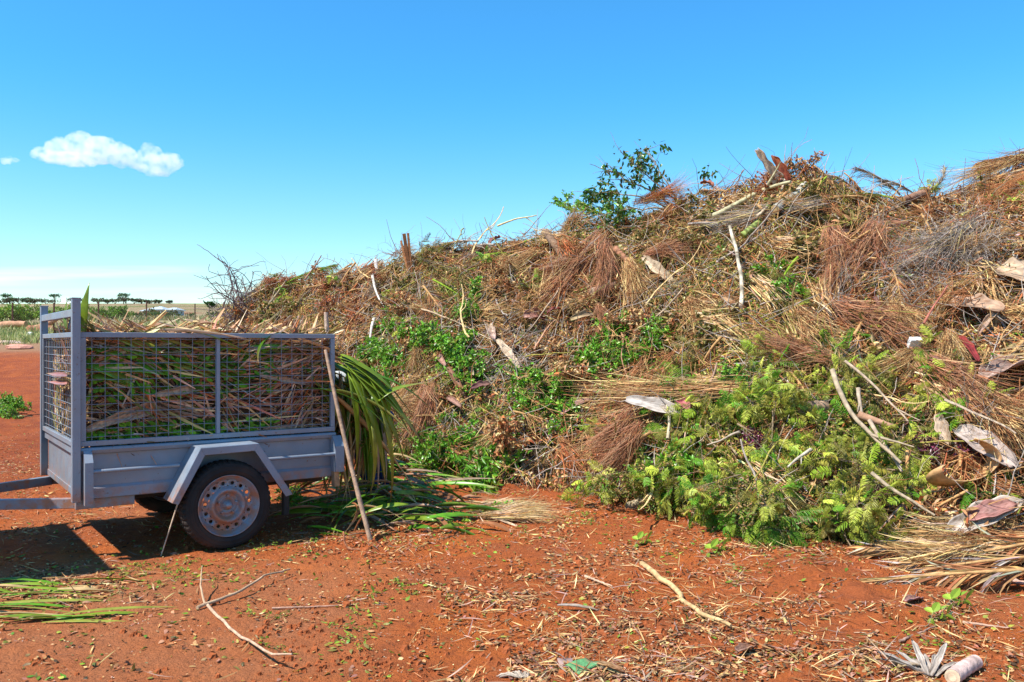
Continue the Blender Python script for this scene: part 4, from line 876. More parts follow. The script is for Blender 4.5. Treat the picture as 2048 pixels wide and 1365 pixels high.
# the ring-shaped curled spathe
m = MB(); c0 = PP(1925, 1005, .3)[0]; k = 26; a = np.linspace(-.4, 4.4, k); r = np.interp(a, [-.4, 1, 3, 4.4], [.10, .17, .22, .34])
ctr = np.stack([-r * np.cos(a) * 1.15, .1 * np.sin(a * .7), -r * np.sin(a) * .62], -1) + c0; wdt = np.interp(a, [-.4, .5, 3.4, 4.4], [.02, .09, .08, .015]); ax_ = np.array([.25, -.85, .35])
V = np.stack([ctr - ax_ * wdt[:, None], ctr + ax_ * 0 + (ctr - c0) * .04, ctr + ax_ * wdt[:, None]], 1)
i = np.arange(k - 1)[:, None] * 3; j = np.arange(2)[None]; m.add(V.reshape(-1, 3), np.stack([i + j, i + j + 1, i + 4 + j, i + 3 + j], -1).reshape(-1, 4), c=C_(.60, .34, .15))
o = m.build('spathe', M_husk, smooth=True); s_ = o.modifiers.new('thick', 'SOLIDIFY'); s_.thickness = .006; tag(o, 'orange-tan spathe curled into a loop at lower right', 'husk')
# notable fronds
for key, i_, a, b, sy, lab in (
    ('brown', 1, (1195, 500), (1100, 612), 1.0, 'big rusty brown frond drooping in the upper middle of the pile'),
    ('brown', 1, (1200, 505), (1160, 600), .8, 'second rusty frond drooping close beside the big one'),
    ('straw', 1, (1260, 535), (1300, 600), .8, 'pale dry frond hanging right of the big rusty one'),
    ('brown', 1, (1655, 492), (1690, 585), 1.0, 'red-brown frond hanging below the level reddish log'),
    ('brown', 0, (1740, 492), (1690, 600), 1.0, 'second red-brown frond hanging beside it below the level log'),
    ('grey', 1, (1000, 505), (900, 490), .8, 'arched grey frond on the left crest'),
    ('grey', 0, (960, 500), (870, 490), .7, 'flat grey frond left of the arched one'),
    ('grey', 0, (1600, 440), (1440, 455), .9, 'long silvery frond under the pale branch near the summit'),
    ('grey', 0, (1380, 470), (1500, 450), .8, 'silvery frond left of the cut log near the summit'),
    ('brown', 0, (1080, 765), (1225, 790), .7, 'thin arching rust-brown frond over the green leaves at mid pile'),
    ('grey', 0, (1470, 800), (1240, 825), .9, 'grey frond lying level above the white spathe'),
    ('brown', 0, (1440, 812), (1190, 808), .9, 'brown frond lying level next to the grey one'),
    ('brown', 1, (1290, 850), (1215, 940), .9, 'brown frond fanning down left of the white spathe'),
    ('straw', 1, (1260, 850), (1190, 930), .9, 'faded frond fanning down beside the brown one'),
    ('brown', 0, (1640, 735), (1510, 720), .9, 'faded brown frond fan above the feathery foliage'),
    ('brown', 1, (1860, 740), (1990, 860), 1.0, 'long rust frond slanting down the right slope'),
    ('straw', 0, (2048, 700), (1960, 760), 1.0, 'straw frond hanging at the right edge'),
    ('straw', 2, (2100, 350), (1890, 395), 1.0, 'huge straw frond lying along the right crest'),
    ('straw', 2, (2100, 330), (1990, 325), .8, 'tan frond tip at the very top right'),
    ('brown', 2, (2100, 380), (1990, 415), .8, 'orange fibrous frond base on the right crest'),
    ('brown', 1, (1985, 420), (1965, 470), .7, 'orange-brown hanging fan right of the grey twigs'),
    ('straw', 1, (1640, 650), (1560, 700), .8, 'tan frond right of centre of the pile'),
    ('green', 0, (560, 590), (640, 535), .8, 'green palm frond sticking up on the low left crest'),
    ('green', 0, (475, 625), (520, 575), .7, 'yellow-green palm fan at the left end of the pile'),
    ('green', 1, (1060, 500), (1100, 470), .7, 'bent green palm leaf below the crest'),
    ('brown', 1, (900, 820), (830, 900), .7, 'rusty frond hanging low on the left slope'),
    ('brown', 0, (870, 830), (900, 900), .7, 'rusty fronds fanned by the droopy green leaves')):
    between(PF[key][i_], a, b, lab, 'palm frond', .85, .14, sc_y=sy)
HG = {k: straw_fan('hanging_frond', c, [3, 3, 2], L=.95, n=420, w_=.0055, spread=sp) for k, c, sp in (('rust', [C_(.33, .14, .075), BROWN * 1.1, C_(.40, .22, .12)], .20), ('tan', [TAN, STRAW, BROWN], .16), ('orange', [C_(.50, .22, .09), RUST, TAN], .16), ('grey', [GREY, GREY * .6, STRAW], .2))}
for key, a, b, sy, lab in (('rust', (1195, 500), (1120, 618), 1.1, 'dense rust-brown skirt of fibres sweeping down in the upper middle of the pile'), ('rust', (1205, 520), (1190, 610), .8, 'smaller rust-brown skirt of fibres beside the dense one'), ('tan', (1262, 545), (1290, 625), .8, 'pale skirt of fibres above the brown log'),
    ('rust', (1665, 492), (1700, 600), .9, 'left red-brown skirt of fibres below the level reddish log'), ('rust', (1745, 490), (1685, 610), 1.1, 'right red-brown skirt of fibres below the level reddish log'), ('orange', (1975, 420), (1960, 500), .9, 'orange skirt of fibres right of the grey twig tangle'), ('orange', (2070, 385), (1970, 425), .9, 'orange fibres lying along the right crest'),
    ('tan', (1480, 808), (1180, 812), 1.0, 'long level brown skirt of fibres above the white spathe'), ('rust', (1290, 850), (1210, 930), .9, 'brown skirt of fibres sweeping left of the foliage'), ('rust', (1300, 880), (1240, 960), .8, 'lower brown skirt of fibres near the sawn pole'), ('rust', (1650, 745), (1510, 715), .8, 'faded brown skirt of fibres above the feathery foliage'),
    ('rust', (1870, 760), (2020, 880), 1.0, 'long brown skirt of fibres slanting down the right slope'), ('tan', (1960, 830), (2060, 920), 1.0, 'tan skirt of fibres under the big pink-white spathe'), ('grey', (1600, 440), (1430, 470), .9, 'silvery skirt of fibres below the pale branch near the summit'), ('grey', (1960, 480), (1830, 560), 1.2, 'grey skirt of fine fibres in the upper right of the pile'),
    ('tan', (2090, 330), (1900, 400), 1.0, 'huge straw skirt of fibres on the right crest'), ('rust', (870, 800), (850, 900), .9, 'rusty skirt of fibres low on the left slope'), ('rust', (1700, 640), (1830, 720), 1.0, 'brown skirt of fibres above the white carton'), ('tan', (1600, 650), (1640, 720), .8, 'tan skirt of fibres just above the feathery foliage'), ('orange', (1290, 430), (1380, 400), .8, 'fluffy orange-brown fibres on the crest right of the dark-leaved branch')):
    between(HG[key], a, b, lab, 'palm frond', .85, .20, sc_y=sy)
fill(list(HG.values())[:2], 26, 'skirt of loose frond fibres among others in the debris pile', 'palm frond', 'fibre skirts in the pile', one, (.45, .8), lift=(.10, .2), down=.9, u1=2048)
for k in range(14): place(TB['grey'], frame(PP(R_(1800, 1970), R_(470, 610), .12)[0], np.array([R_(-1, -.2), -.2, R_(-.5, .2)]), np.array([0, -.7, .7]), R_(.6, .95), R_(-1, 1)), 'tangle of pale grey twigs in the big grey patch at upper right', 'twigs', 'grey twig tangles at upper right')
for a, b, sy in (((1800, 390), (1745, 325), .9), ((1830, 390), (1790, 350), .7), ((1850, 392), (1920, 350), .8), ((1700, 372), (1680, 345), .6)):
    pa = P(a[0], a[1], 10.5); pb = P(b[0], b[1], 10.3); place(PF['grey'][1 if a[0] > 1840 else 0], frame(pa, pb - pa, np.array([.6, -.6, .3]), np.linalg.norm(pb - pa) / .85, sy=sy * .6), 'dry curling frond tip reaching over the right crest against the sky', 'palm frond', 'frond tips on the right crest')
for a, b, sc_ in (((770, 690), (800, 660), .6), ((810, 680), (840, 655), .4), ((900, 880), (890, 950), .8), ((935, 900), (950, 975), .8), ((870, 880), (880, 930), .7), ((950, 930), (975, 985), .7), ((870, 860), (860, 910), .7), ((905, 870), (920, 930), .8), ((925, 890), (905, 960), .7), ((960, 900), (985, 960), .6)):
    between(LB['droopy'][0 if sc_ > .6 else 1], a, b, 'fresh green branch with long drooping leaves at the left foot of the pile' if a[1] > 700 else 'bright green leafy shoot above the worker behind the trailer', 'branch', .8, .12, sc_y=sc_, group='drooping green branches at the left foot' if a[1] > 700 else 'bright shoots above the worker')
for a, b in (((1800, 930), (1830, 890)), ((1840, 880), (1880, 930)), ((1910, 890), (1960, 930)), ((1500, 880), (1520, 905)), ((1740, 990), (1760, 1020))):
    between(LB['purple'][0], a, b, 'small purple-leaved sprig among the feathery foliage', 'branch', .4, .2, sc_y=.8, group='purple sprigs')
for a, b in (((1400, 1040), (1500, 1080)), ((1440, 1060), (1540, 1090)), ((1400, 1030), (1430, 1060)), ((1690, 1050), (1740, 1090)), ((1760, 1040), (1800, 1085)), ((1480, 1050), (1580, 1095)), ((1330, 930), (1310, 990)), ((1380, 900), (1360, 980))):
    between(FB['yg'][0] if a[0] > 1600 or a[0] < 1400 else FB['green'][0], a, b, 'feathery spray spilling onto the red soil at the pile foot', 'feathery branch', .8, .10, sc_y=.6, group='feathery sprays on the soil')
# big bundle of brown fronds at lower right, reaching onto the soil
for k in range(26):
    y0 = R_(1015, 1150); a = (2048 + R_(60, 260), y0 + R_(-20, 20)); b = (R_(1770, 1900), np.clip(y0 + R_(-30, 30), 1060, 1145))
    pa = P(a[0], 0, 1.0); d = 5.55 + R_(-.2, .5) - (y0 - 1015) / 135 * .5; pa = np.array([(a[0] - 1024) / F * d, d, max(.06, 1.42 - (y0 - 690) / F * d)]); d2 = d + .1; pb = np.array([(b[0] - 1024) / F * d2, d2, .07 + R_(0, .08)])
    place((PF['straw'] + PF['brown'])[[1, 3, 2, 4][k % 4]], frame(pa, pb - pa + np.array([0, 0, .02]), np.array([0, -.5, 1.]), 1.25, R_(-.5, .5), sy=.75), 'long dry brown frond in the bundle lying on the soil at lower right', 'palm frond', 'frond bundle at lower right')
for k in range(16):
    y0 = R_(1080, 1150); d = H * F / (y0 - HZ); x0 = R_(1960, 2200)
    pa = np.array([(x0 - 1024) / F * d, d, .10 + R_(0, .12)]); place(SF['straw'][1] if k % 2 else SF['straw'][0], frame(pa, np.array([-1, R_(-.15, .25), -.12]), np.array([0, 0, 1.]), R_(.7, 1.1), R_(-1, 1), sy=.7), 'spray of flat tan strips on the frond bundle at lower right', 'leaf strips', 'strips on the frond bundle')
m = MB(); pc, pn = PP(1815, 725, .2); u_ = nrmz(np.cross(pn, [0, 0, 1.])); v_ = np.cross(u_, pn)
for dx, dz, w_ in ((0, 0, 0), (.02, .0, .0)): pass
m.bar(pc - u_ * .05, pc + u_ * .05, .09, .05, up=v_, c=(.75, .75, .72)); tag(m.build('carton', M_husk, bevel=.004), 'small white carton lying on the right slope of the pile', 'carton')

# ------------------------------------------------------------------ load in the trailer
def load_stuff():
    m = MB(); # dark inner body of compressed leaves, kept inside the cage
    gx_ = np.linspace(0.04, TL - 0.03, 26); gy_ = np.linspace(0.05, TW - 0.05, 20); Xa, Ya = np.meshgrid(gx_, gy_, indexing='ij')
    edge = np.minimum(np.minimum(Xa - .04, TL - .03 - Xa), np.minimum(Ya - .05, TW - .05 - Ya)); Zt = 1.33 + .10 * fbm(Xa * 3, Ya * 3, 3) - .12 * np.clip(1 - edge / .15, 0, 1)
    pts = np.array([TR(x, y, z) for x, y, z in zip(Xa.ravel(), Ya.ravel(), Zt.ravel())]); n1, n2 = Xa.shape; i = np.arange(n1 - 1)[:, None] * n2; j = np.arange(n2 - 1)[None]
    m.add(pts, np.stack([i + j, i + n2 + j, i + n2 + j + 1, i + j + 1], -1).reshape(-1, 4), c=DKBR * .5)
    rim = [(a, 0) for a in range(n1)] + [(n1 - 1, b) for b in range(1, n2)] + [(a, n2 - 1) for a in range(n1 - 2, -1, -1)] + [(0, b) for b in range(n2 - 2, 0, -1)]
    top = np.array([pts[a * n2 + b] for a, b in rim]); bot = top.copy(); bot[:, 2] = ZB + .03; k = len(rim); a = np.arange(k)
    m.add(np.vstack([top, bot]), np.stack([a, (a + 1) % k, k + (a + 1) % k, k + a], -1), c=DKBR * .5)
    def strips(n, fx, fy, fz, d, L, W, cols, p, bend=(-.5, .9), jd=.25):
        x, y, z = fx(n), fy(n), fz(n); b = np.stack([A[0] + math.cos(ANG) * x - math.sin(ANG) * y, A[1] + math.sin(ANG) * x + math.cos(ANG) * y, z], -1)
        dd = np.asarray(d)[None] * np.where(R_(0, 1, (n, 1)) > .5, 1, -1) + rng.normal(0, jd, (n, 3)) * np.array([1, 1, .9]); return b, dd, L, W, cols, p, bend
    U_ = lambda a, b: (lambda n: R_(a, b, n))
    sets = []
    sets.append((5200, U_(.03, TL - .05), lambda n: .04 + .12 * R_(0, 1, n) ** 1.2, U_(.76, 1.46), EX, (.12, .50), (.004, .022), [C_(.56, .31, .19), C_(.40, .20, .12), RUST, STRAW, CREAM * .9, OLIVE, DKBR], [4, 4, 2, 2, 1, 1, 2], .20, 0))   # near side
    sets.append((1500, lambda n: .03 + .1 * R_(0, 1, n) ** 1.5, U_(.03, TW - .04), U_(.76, 1.47), EY, (.10, .35), (.006, .02), [TAN, BROWN, GREY, OLIVE, STRAW], [4, 3, 3, 2, 2], .5, 0))    # front
    sets.append((1300, lambda n: TL - .1 + .12 * R_(0, 1, n), U_(.03, TW - .04), U_(.70, 1.45), EX, (.12, .4), (.008, .03), [TAN, BROWN, OLIVE, GREEN], [4, 4, 2, 2], .4, 0))
    sets.append((2600, U_(-.0, TL + .02), U_(.0, TW), lambda n: 1.36 + .165 * R_(0, 1, n) ** 1.3, EX, (.15, .55), (.012, .038), [C_(.55, .30, .17), STRAW, TAN, OLIVE, CREAM * .9], [4, 4, 3, 1, 1.5], .3, 1))   # top
    sets.append((1100, U_(.05, TL * .75), lambda n: .014 + .05 * R_(0, 1, n), lambda n: np.where(R_(0, 1, n) < .5, .77 + .12 * R_(0, 1, n), 1.05 + .35 * R_(0, 1, n)), EX, (.03, .07), (.02, .035), [GREEN, GREEN * 1.6, DGREEN], [3, 2, 1], .9, 0))                                # small green leaves
    for n, fx, fy, fz, d, L, W, cols, p, jd, top_ in sets:
        b, dd, L, W, cols, p, bend = strips(n, fx, fy, fz, d, L, W, cols, p, jd=jd)
        if not top_:
            r = b - np.array(A); xx = r @ EX + (r @ EY) * 1.3; zz = b[:, 2]; an = fbm(xx * 1.9 + 4, zz * 2.6, 3) * 2.0 + rng.normal(0, .30, len(b)) + (R_(0, 1, len(b)) < .12) * R_(-1.6, 1.6, len(b))
            dd = nrmz(np.asarray(d)[None] * np.cos(an)[:, None] + EZ * np.sin(an)[:, None] + rng.normal(0, .06, dd.shape)); bend = (-1.2, 1.2)
        L = R_(*L, n); dd = nrmz(dd)
        # centre each strip on its point and keep it inside the cage
        b = b - dd * (L / 2)[:, None]
        e = b + dd * L[:, None]
        for q in (b, e):
            r = q - np.array(A); x = r @ EX; y = r @ EY
            x2 = np.clip(x, .012, TL + (.1 if top_ else -.01)); y2 = np.clip(y, .010, TW - .01)
            q += (x2 - x)[:, None] * EX + (y2 - y)[:, None] * EY; q[:, 2] = np.maximum(q[:, 2], .5)
        dd = e - b; L = np.linalg.norm(dd, axis=1) + 1e-4; nr = rvec(n) * .8 - EY * .6 if not top_ else rvec(n) * .6 + EZ
        if top_: bend = (-.45, .45)
        m.ribbons(b, dd, nr, L, R_(*W, n), R_(*bend, n) * (.35 if not top_ else 1), [.4, .95, 1, .8, .3], pick(cols, p, n, .3), fold=.5, twist=R_(-1, 1, n), across=2)
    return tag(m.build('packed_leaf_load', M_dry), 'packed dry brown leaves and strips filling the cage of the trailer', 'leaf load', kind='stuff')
load_stuff()
BL = [blade('sword_leaf', c, .75, wd, b) for c, wd, b in ((LIME * .75, .055, .7), (GREEN * 1.7, .05, .4), (LIME, .04, .9), (GREEN * 1.2, .06, 1.2), (YG, .035, .3))]
BD = [blade('dry_blade', c, .7, wd, b, .8) for c, wd, b in ((C_(.48, .27, .16), .05, .5), (STRAW, .04, .9), (BROWN * 1.5, .05, 1.3), (C_(.60, .42, .28), .035, .2))]
ALLP += BL + BD
def tleaf(lst, p, d, n, s, label, group, cat='leaf', sy=None, roll=0.0): return place(lst[rng.integers(len(lst))], frame(p, d, np.array(n, float), s, roll, sy=sy), label, cat, group)
for k in range(30):     # green blades high in the left half, behind the wires
    x = R_(.05, 1.0); tleaf(BL, TR(x * .9, R_(.016, .035), R_(1.20, 1.47)), EX * 1 + EZ * R_(-.38, .08), -EY + EZ * .8, R_(.6, 1.0), 'wide green leaf pressed against the wires high in the trailer cage', 'green leaves behind the wires', sy=1.5)
for k in range(16):
    x = R_(.9, 1.5); tleaf([BL[4], BL[2], BL[1]], TR(x, R_(.02, .06), R_(1.25, 1.42)), EX + EZ * R_(-.12, .08), -EY + EZ * .3, R_(.7, 1.0), 'narrow green leaf near the rear of the cage, pointing backwards', 'narrow green leaves in the cage rear', sy=.7)
for k in range(64):     # on top of the load
    x, y = R_(.05, 1.55), R_(.02, 1.2); d = EX * (1 if x < .75 else -1) + EY * R_(-.4, .5) + EZ * R_(-.08, .06); g = (k % 3) if x < 1.0 else (k % 2)
    tleaf(BL if g else BD, TR(x, y, R_(1.49, 1.53)), d, EZ, R_(.5, 1.05), 'green leaf lying on top of the heaped trailer load' if g else 'dry tan leaf lying on top of the heaped trailer load', 'green leaves on the load' if g else 'dry leaves on the load', roll=R_(-.8, .8))
for (ax_, y_), (bx, by), yy in (((300, 655), (375, 636), .4), ((400, 645), (310, 640), .6), ((370, 640), (440, 660), .5), ((385, 655), (440, 622), .5), ((470, 660), (520, 632), .5), ((180, 655), (245, 662), .3)):
    t_ = 6.3; pa, pb = P(ax_, y_, t_), P(bx, by, t_ + .1); place(BD[rng.integers(4)], frame(pa, pb - pa, np.array([0, -.6, 1.]), np.linalg.norm(pb - pa) / .7, sy=1.0), 'bent dry leaf standing up over the rim of the trailer load', 'leaf', 'bent dry leaves over the cage rim')
o = blade('sword_leaf', LIME * .7, .62, .085, .12); pa, pb = P(163, 690, 5.70), P(171, 566, 5.62); place(o, frame(pa, pb - pa, np.array([-.2, -1, 0]), np.linalg.norm(pb - pa) / .62, sy=1), 'tall pointed green leaf standing behind the near front post', 'leaf')
for (a, b, c_, lab) in (((135, 660), (126, 600), LIME * .6, 'slim green leaf tip between the two front posts'), ((140, 665), (146, 602), RUST * .8, 'slim rust-red leaf tip beside the near front post'), ((150, 740), (102, 632), C_(.26, .12, .08), 'dark red-brown stalk leaning over the front cross bar')):
    o = blade('leaf_tip', c_, .5, .045 if 'tip' in lab else .06, .1); pa, pb = P(*a, 5.75), P(*b, 6.15 if 'stalk' in lab else 5.9); place(o, frame(pa, pb - pa, np.array([-.8, -.6, 0]), np.linalg.norm(pb - pa) / .5, sy=1), lab, 'leaf')
for k, yy in enumerate((748, 764)):
    o = blade('flat_strip', C_(.42, .19, .16), .28, .05, .1, .1); pa, pb = P(133, yy + 4, 5.60), P(90, yy - 4, 6.35); place(o, frame(pa, pb - pa, np.array([-.3, -.6, .7]), np.linalg.norm(pb - pa) / .28, sy=1), ['upper pink strip poking through the front wires', 'lower pink strip poking through the front wires'][k], 'strip')
for (a, b, w_) in (((168, 862), (330, 800), .07), ((190, 850), (325, 820), .05), ((310, 790), (432, 770), .06), ((500, 868), (600, 850), .05), ((520, 752), (630, 770), .04)):
    o = husk('spathe', [CREAM * .9, C_(.52, .34, .24)], 1.0, .10, .9, .1)
    def onside(px, py, dy=.016):
        k_ = (px - 1024) / F; x_ = (k_ * (A[1] + dy * math.cos(ANG)) - A[0] + dy * math.sin(ANG)) / (math.cos(ANG) - k_ * math.sin(ANG)); q = TR(x_, dy, 0); q[2] = H - (py - HZ) / F * q[1]; return q
    pa, pb = onside(*a), onside(*b); place(o, frame(pa, pb - pa, -EY, np.linalg.norm(pb - pa), sy=w_ / .10 * 1.1), 'pale pinkish frond base packed inside the cage, seen through the wires', 'husk', 'pale frond bases in the cage')
# leaves spilling out over the tailboard
for k in range(74):
    y = R_(-.02, 1.0); z = R_(1.05, 1.44); g = k % 3 != 0; s_ = R_(1.0, 1.7) * (1 if g else .8)
    d = EX * R_(.35, 1.0) + EZ * R_(-.85, .10) + EY * R_(-.45, .25)
    o = blade('sword_leaf' if g else 'dry_blade', (LIME * .6, GREEN * 1.3, YG * .8)[k % 3] if g else TAN, .75, R_(.022, .042), R_(.4, 1.4)) if k < 12 else None
    if k < 12: SPL = (SPL if k else []) + [o]; lst = [o]
    else: lst = SPL
    q = lst[rng.integers(len(lst))]; gg = 'sword' in q.name
    place(q, frame(TR(TL - R_(.05, .25), y, z), d, EZ + rng.normal(0, .25, 3), s_, R_(-.5, .5)), 'long green leaf arching out of the open rear of the trailer' if gg else 'dry tan leaf hanging out of the open rear of the trailer', 'leaf', 'green leaves spilling from the rear' if gg else 'dry leaves spilling from the rear')
for k in range(64):
    y = R_(.02, .9); top = R_(.75, 1.3); g = k % 2; tleaf(BL if g else BD, TR(TL + R_(.04, .34), y, top), EX * R_(.05, .35) - EZ + EY * R_(-.12, .12), EX + rng.normal(0, .3, 3), R_(.7, 1.15), 'limp green leaf hanging straight down behind the trailer' if g else 'withered leaf hanging straight down behind the trailer', 'limp green leaves behind the trailer' if g else 'withered leaves behind the trailer', sy=.7)
for a, b, w_ in (((690, 722), (835, 800), .05), ((695, 735), (830, 900), .05), ((700, 745), (800, 960), .045), ((690, 725), (770, 740), .05), ((700, 760), (740, 960), .04), ((705, 765), (780, 930), .04), ((690, 740), (860, 870), .045), ((700, 730), (845, 845), .05), ((690, 715), (780, 765), .045), ((705, 740), (800, 780), .04), ((760, 800), (800, 745), .05), ((740, 760), (815, 880), .05), ((720, 760), (770, 900), .035), ((765, 830), (815, 1005), .028), ((745, 860), (770, 990), .026)):
    o = blade('sword_leaf', (LIME * .85 if w_ > .03 else YG), 1.0, w_, .6); pa, pb = P(*a, 6.62), P(*b, 6.55); L = np.linalg.norm(pb - pa); place(o, frame(pa - (pb - pa) * .1, pb - pa + EZ * L * .24, np.array([.2, -.5, 1.]), L * 1.12, sy=1.3), 'big bright green leaf sweeping out and down from the trailer tail', 'leaf', 'big bright leaves at the trailer tail')
for k in range(3): place(LB['small'][k % 2] if k < 2 else LB['green'][0], frame(TR(TL + .3, .25 + .22 * k, 1.15), -EZ + EX * .2, EX, .65), 'leafy vine hanging down behind the trailer tail', 'branch', 'leafy vines behind the tail')
for k in range(3): place(LB['green'][k], frame(TR(.25 + .4 * k, .14, 1.18 + .05 * k), EX, -EY, .35, sy=.22), 'small leafy green branch caught inside the trailer cage', 'branch', 'leafy branches inside the cage')
# leaning pole
m = MB(); pts = np.linspace(P(651, 700, 6.42), P(742, 1085, 6.19), 14) + np.sin(np.linspace(0, 3.1, 14))[:, None] * np.array([-.015, 0, 0]); pts[-1][2] = .0
m.tube(pts, np.linspace(.0125, .018, 14) * (1 + .05 * np.sin(np.arange(14) * 2)), 10, c=C_(.36, .24, .16)); tag(m.build('pole', M_wood, smooth=True), 'long bare wooden pole leaning on the rear corner of the trailer cage', 'pole')
m = MB(); m.tube([P(652, 625, 6.75), P(654, 660, 6.75), P(660, 740, 6.72)], [.016, .018, .018], 8, c=C_(.45, .33, .25)); tag(m.build('stake', M_wood, smooth=True), 'short pale stake standing inside the rear corner of the trailer load', 'stake')

# ------------------------------------------------------------------ worker bending behind the leaves
def skin(name, nodes, edges, mat, parent=None, root=0, sub=2, col_=(.5, .5, .5)):
    me = bpy.data.meshes.new(name); me.from_pydata([tuple(n[0]) for n in nodes], edges, []); me.update(); o = bpy.data.objects.new(name, me); col.objects.link(o)
    sk = o.modifiers.new('skin', 'SKIN'); sk.use_smooth_shade = True
    for i, n in enumerate(nodes): v = me.skin_vertices[0].data[i]; r = n[1]; v.radius = (r, r) if np.isscalar(r) else r; v.use_root = (i == root)
    s = o.modifiers.new('sub', 'SUBSURF'); s.levels = sub; s.render_levels = sub; me.materials.append(mat)
    if parent: o.parent = parent
    return o
M_skin = material('skin', (.22, .11, .07), rough=.5, var=.1, scale=8); M_shirt = material('shirt_cloth', (.42, .41, .37), rough=.9, var=.12, scale=9, bump=.01, bscale=12); M_trou = material('trouser_cloth', (.012, .03, .10), rough=.9, var=.2, scale=10, bump=.008, bscale=14); M_hair = material('hair', (.02, .015, .012), rough=.7)
hp = P(752, 868, 7.75); fz = gz(hp[0], hp[1]); hp[2] = .88
B = lambda x, y, z: (hp[0] + x, hp[1] + y, z)           # x towards the right of the picture, figure faces left
pel = B(0, 0, .88)
wk = skin('person', [(pel, .12), (B(-.14, 0, .98), .115), (B(-.30, 0, 1.07), .125), (B(-.42, 0, 1.10), .10), (B(-.50, 0, 1.08), .055), (B(-.57, 0, 1.07), .085), (B(-.64, 0, 1.03), .08), (B(-.68, 0, 0.98), .05),
    (B(-.40, -.18, 1.06), .055), (B(-.46, -.20, .80), .042), (B(-.58, -.14, .62), .030), (B(-.62, -.13, .56), (.035, .018)),
    (B(-.40, .18, 1.06), .055), (B(-.46, .20, .80), .042), (B(-.58, .14, .62), .030), (B(-.62, .13, .56), (.035, .018)),
    (B(-.02, -.10, .78), .085), (B(-.12, -.12, .46), .06), (B(.0, -.12, .10), .04), (B(-.15, -.12, .05), .035),
    (B(.02, .10, .78), .085), (B(-.06, .13, .46), .06), (B(.10, .13, .10), .04), (B(-.05, .13, .05), .035)],
    [(0, 1), (1, 2), (2, 3), (3, 4), (4, 5), (5, 6), (6, 7), (3, 8), (8, 9), (9, 10), (10, 11), (3, 12), (12, 13), (13, 14), (14, 15), (0, 16), (16, 17), (17, 18), (18, 19), (0, 20), (20, 21), (21, 22), (22, 23)], M_skin)
tag(wk, 'person in a pale grey shirt and blue trousers bending behind the hanging leaves', 'person')
for s in (-1, 1):
    for k in range(5):
        b0 = B(-.62 - .004 * k, s * -.13 + (k - 2) * .016 * s, .55); l = (.05, .068, .075, .07, .055)[k]
        dx = (-.045 if k == 0 else -.01)
        skin('finger', [(b0, .009), ((b0[0] + dx * .5, b0[1], b0[2] - l * .5), .008), ((b0[0] + dx - .012, b0[1], b0[2] - l), .0065)], [(0, 1), (1, 2)], M_skin, wk, sub=1)
skin('shirt', [(B(.02, 0, .93), .15), (B(-.14, 0, 1.01), .15), (B(-.30, 0, 1.09), .16), (B(-.42, 0, 1.11), .125), (B(-.47, 0, 1.10), .075), (B(-.40, -.19, 1.06), .075), (B(-.45, -.21, .86), .065), (B(-.40, .19, 1.06), .075), (B(-.45, .21, .86), .065)],
     [(0, 1), (1, 2), (2, 3), (3, 4), (3, 5), (5, 6), (3, 7), (7, 8)], M_shirt, wk)
skin('trousers', [(B(.03, 0, .88), .15), (B(-.01, -.11, .76), .115), (B(-.11, -.12, .46), .085), (B(.0, -.12, .12), .07), (B(.03, .11, .76), .115), (B(-.05, .13, .46), .085), (B(.10, .13, .12), .07)], [(0, 1), (1, 2), (2, 3), (0, 4), (4, 5), (5, 6)], M_trou, wk)
skin('hair', [(B(-.52, 0, 1.13), .06), (B(-.585, 0, 1.115), .07), (B(-.63, 0, 1.09), .05)], [(0, 1), (1, 2)], M_hair, wk)

# ------------------------------------------------------------------ litter on the soil
def ground_pts(n, x0, x1, y0, y1, dens):
    """points on the soil, chosen by their place in the photo (pixels) with a density"""
    k = n * 5; px = R_(x0, x1, k); py = y0 + (y1 - y0) * R_(0, 1, k); w_ = np.maximum(dens(px, py), 0); w_ = w_ * (600. / (py - HZ + 60)) ** 1.5; i = rng.choice(k, n, replace=False, p=w_ / w_.sum()); px, py = px[i], py[i]
    d = H * F / (py - HZ); x = (px - 1024) / F * d; return px, py, np.stack([x, d, gz(x, d)], -1)
def blob(px, py, L): 
    w_ = 0
    for a, b, rx, ry, k in L: w_ = w_ + k * np.exp(-(((px - a) / rx) ** 2 + ((py - b) / ry) ** 2))
    return w_
HEAVY = [(1450, 1150, 260, 70, 1.2), (1350, 1260, 220, 100, 1.3), (1250, 1350, 220, 60, 1.5), (1800, 1330, 200, 60, .8), (1900, 1230, 160, 40, .7), (900, 1060, 260, 30, 1.2), (150, 1180, 160, 30, .9), (200, 1040, 200, 40, .7), (1050, 1200, 250, 60, .5), (650, 1080, 120, 40, 1.0), (1600, 1100, 300, 30, .8), (1300, 1050, 250, 40, .5), (950, 985, 160, 26, 2.0), (1230, 1012, 120, 18, 2.0), (1520, 1095, 160, 18, 1.6), (1750, 1112, 120, 18, 1.8), (100, 930, 150, 60, 1.0)]
def soil_litter(name, n, lr, wr, cols, p, dens, label, lift=.004, bend=(-.6, 1.2), mat=None, across=2, up=1.5, cat='leaf litter'):
    px, py, s = ground_pts(n, -250, 2300, 860, 1420, dens); s = s + np.array([0, 0, 1.]) * (lift + R_(0, .008, (n, 1)))
    d = rvec(n) * np.array([1, 1, .18]); m = MB(); m.ribbons(s, d, rvec(n) * .6 + np.array([0, 0, up]), R_(*lr, n) * R_(.6, 1, n), R_(*wr, n), R_(*bend, n), [.3, .95, 1, .55, .08], pick(cols, p, n, .3), fold=.5, twist=R_(-1, 1, n), across=across)
    return tag(m.build(name, mat or M_dry), label, cat, kind='stuff')
clump = lambda px, py: np.clip(fbm(px / 70, py / 28, 4) * 2.0 + .5, .05, 1.4)
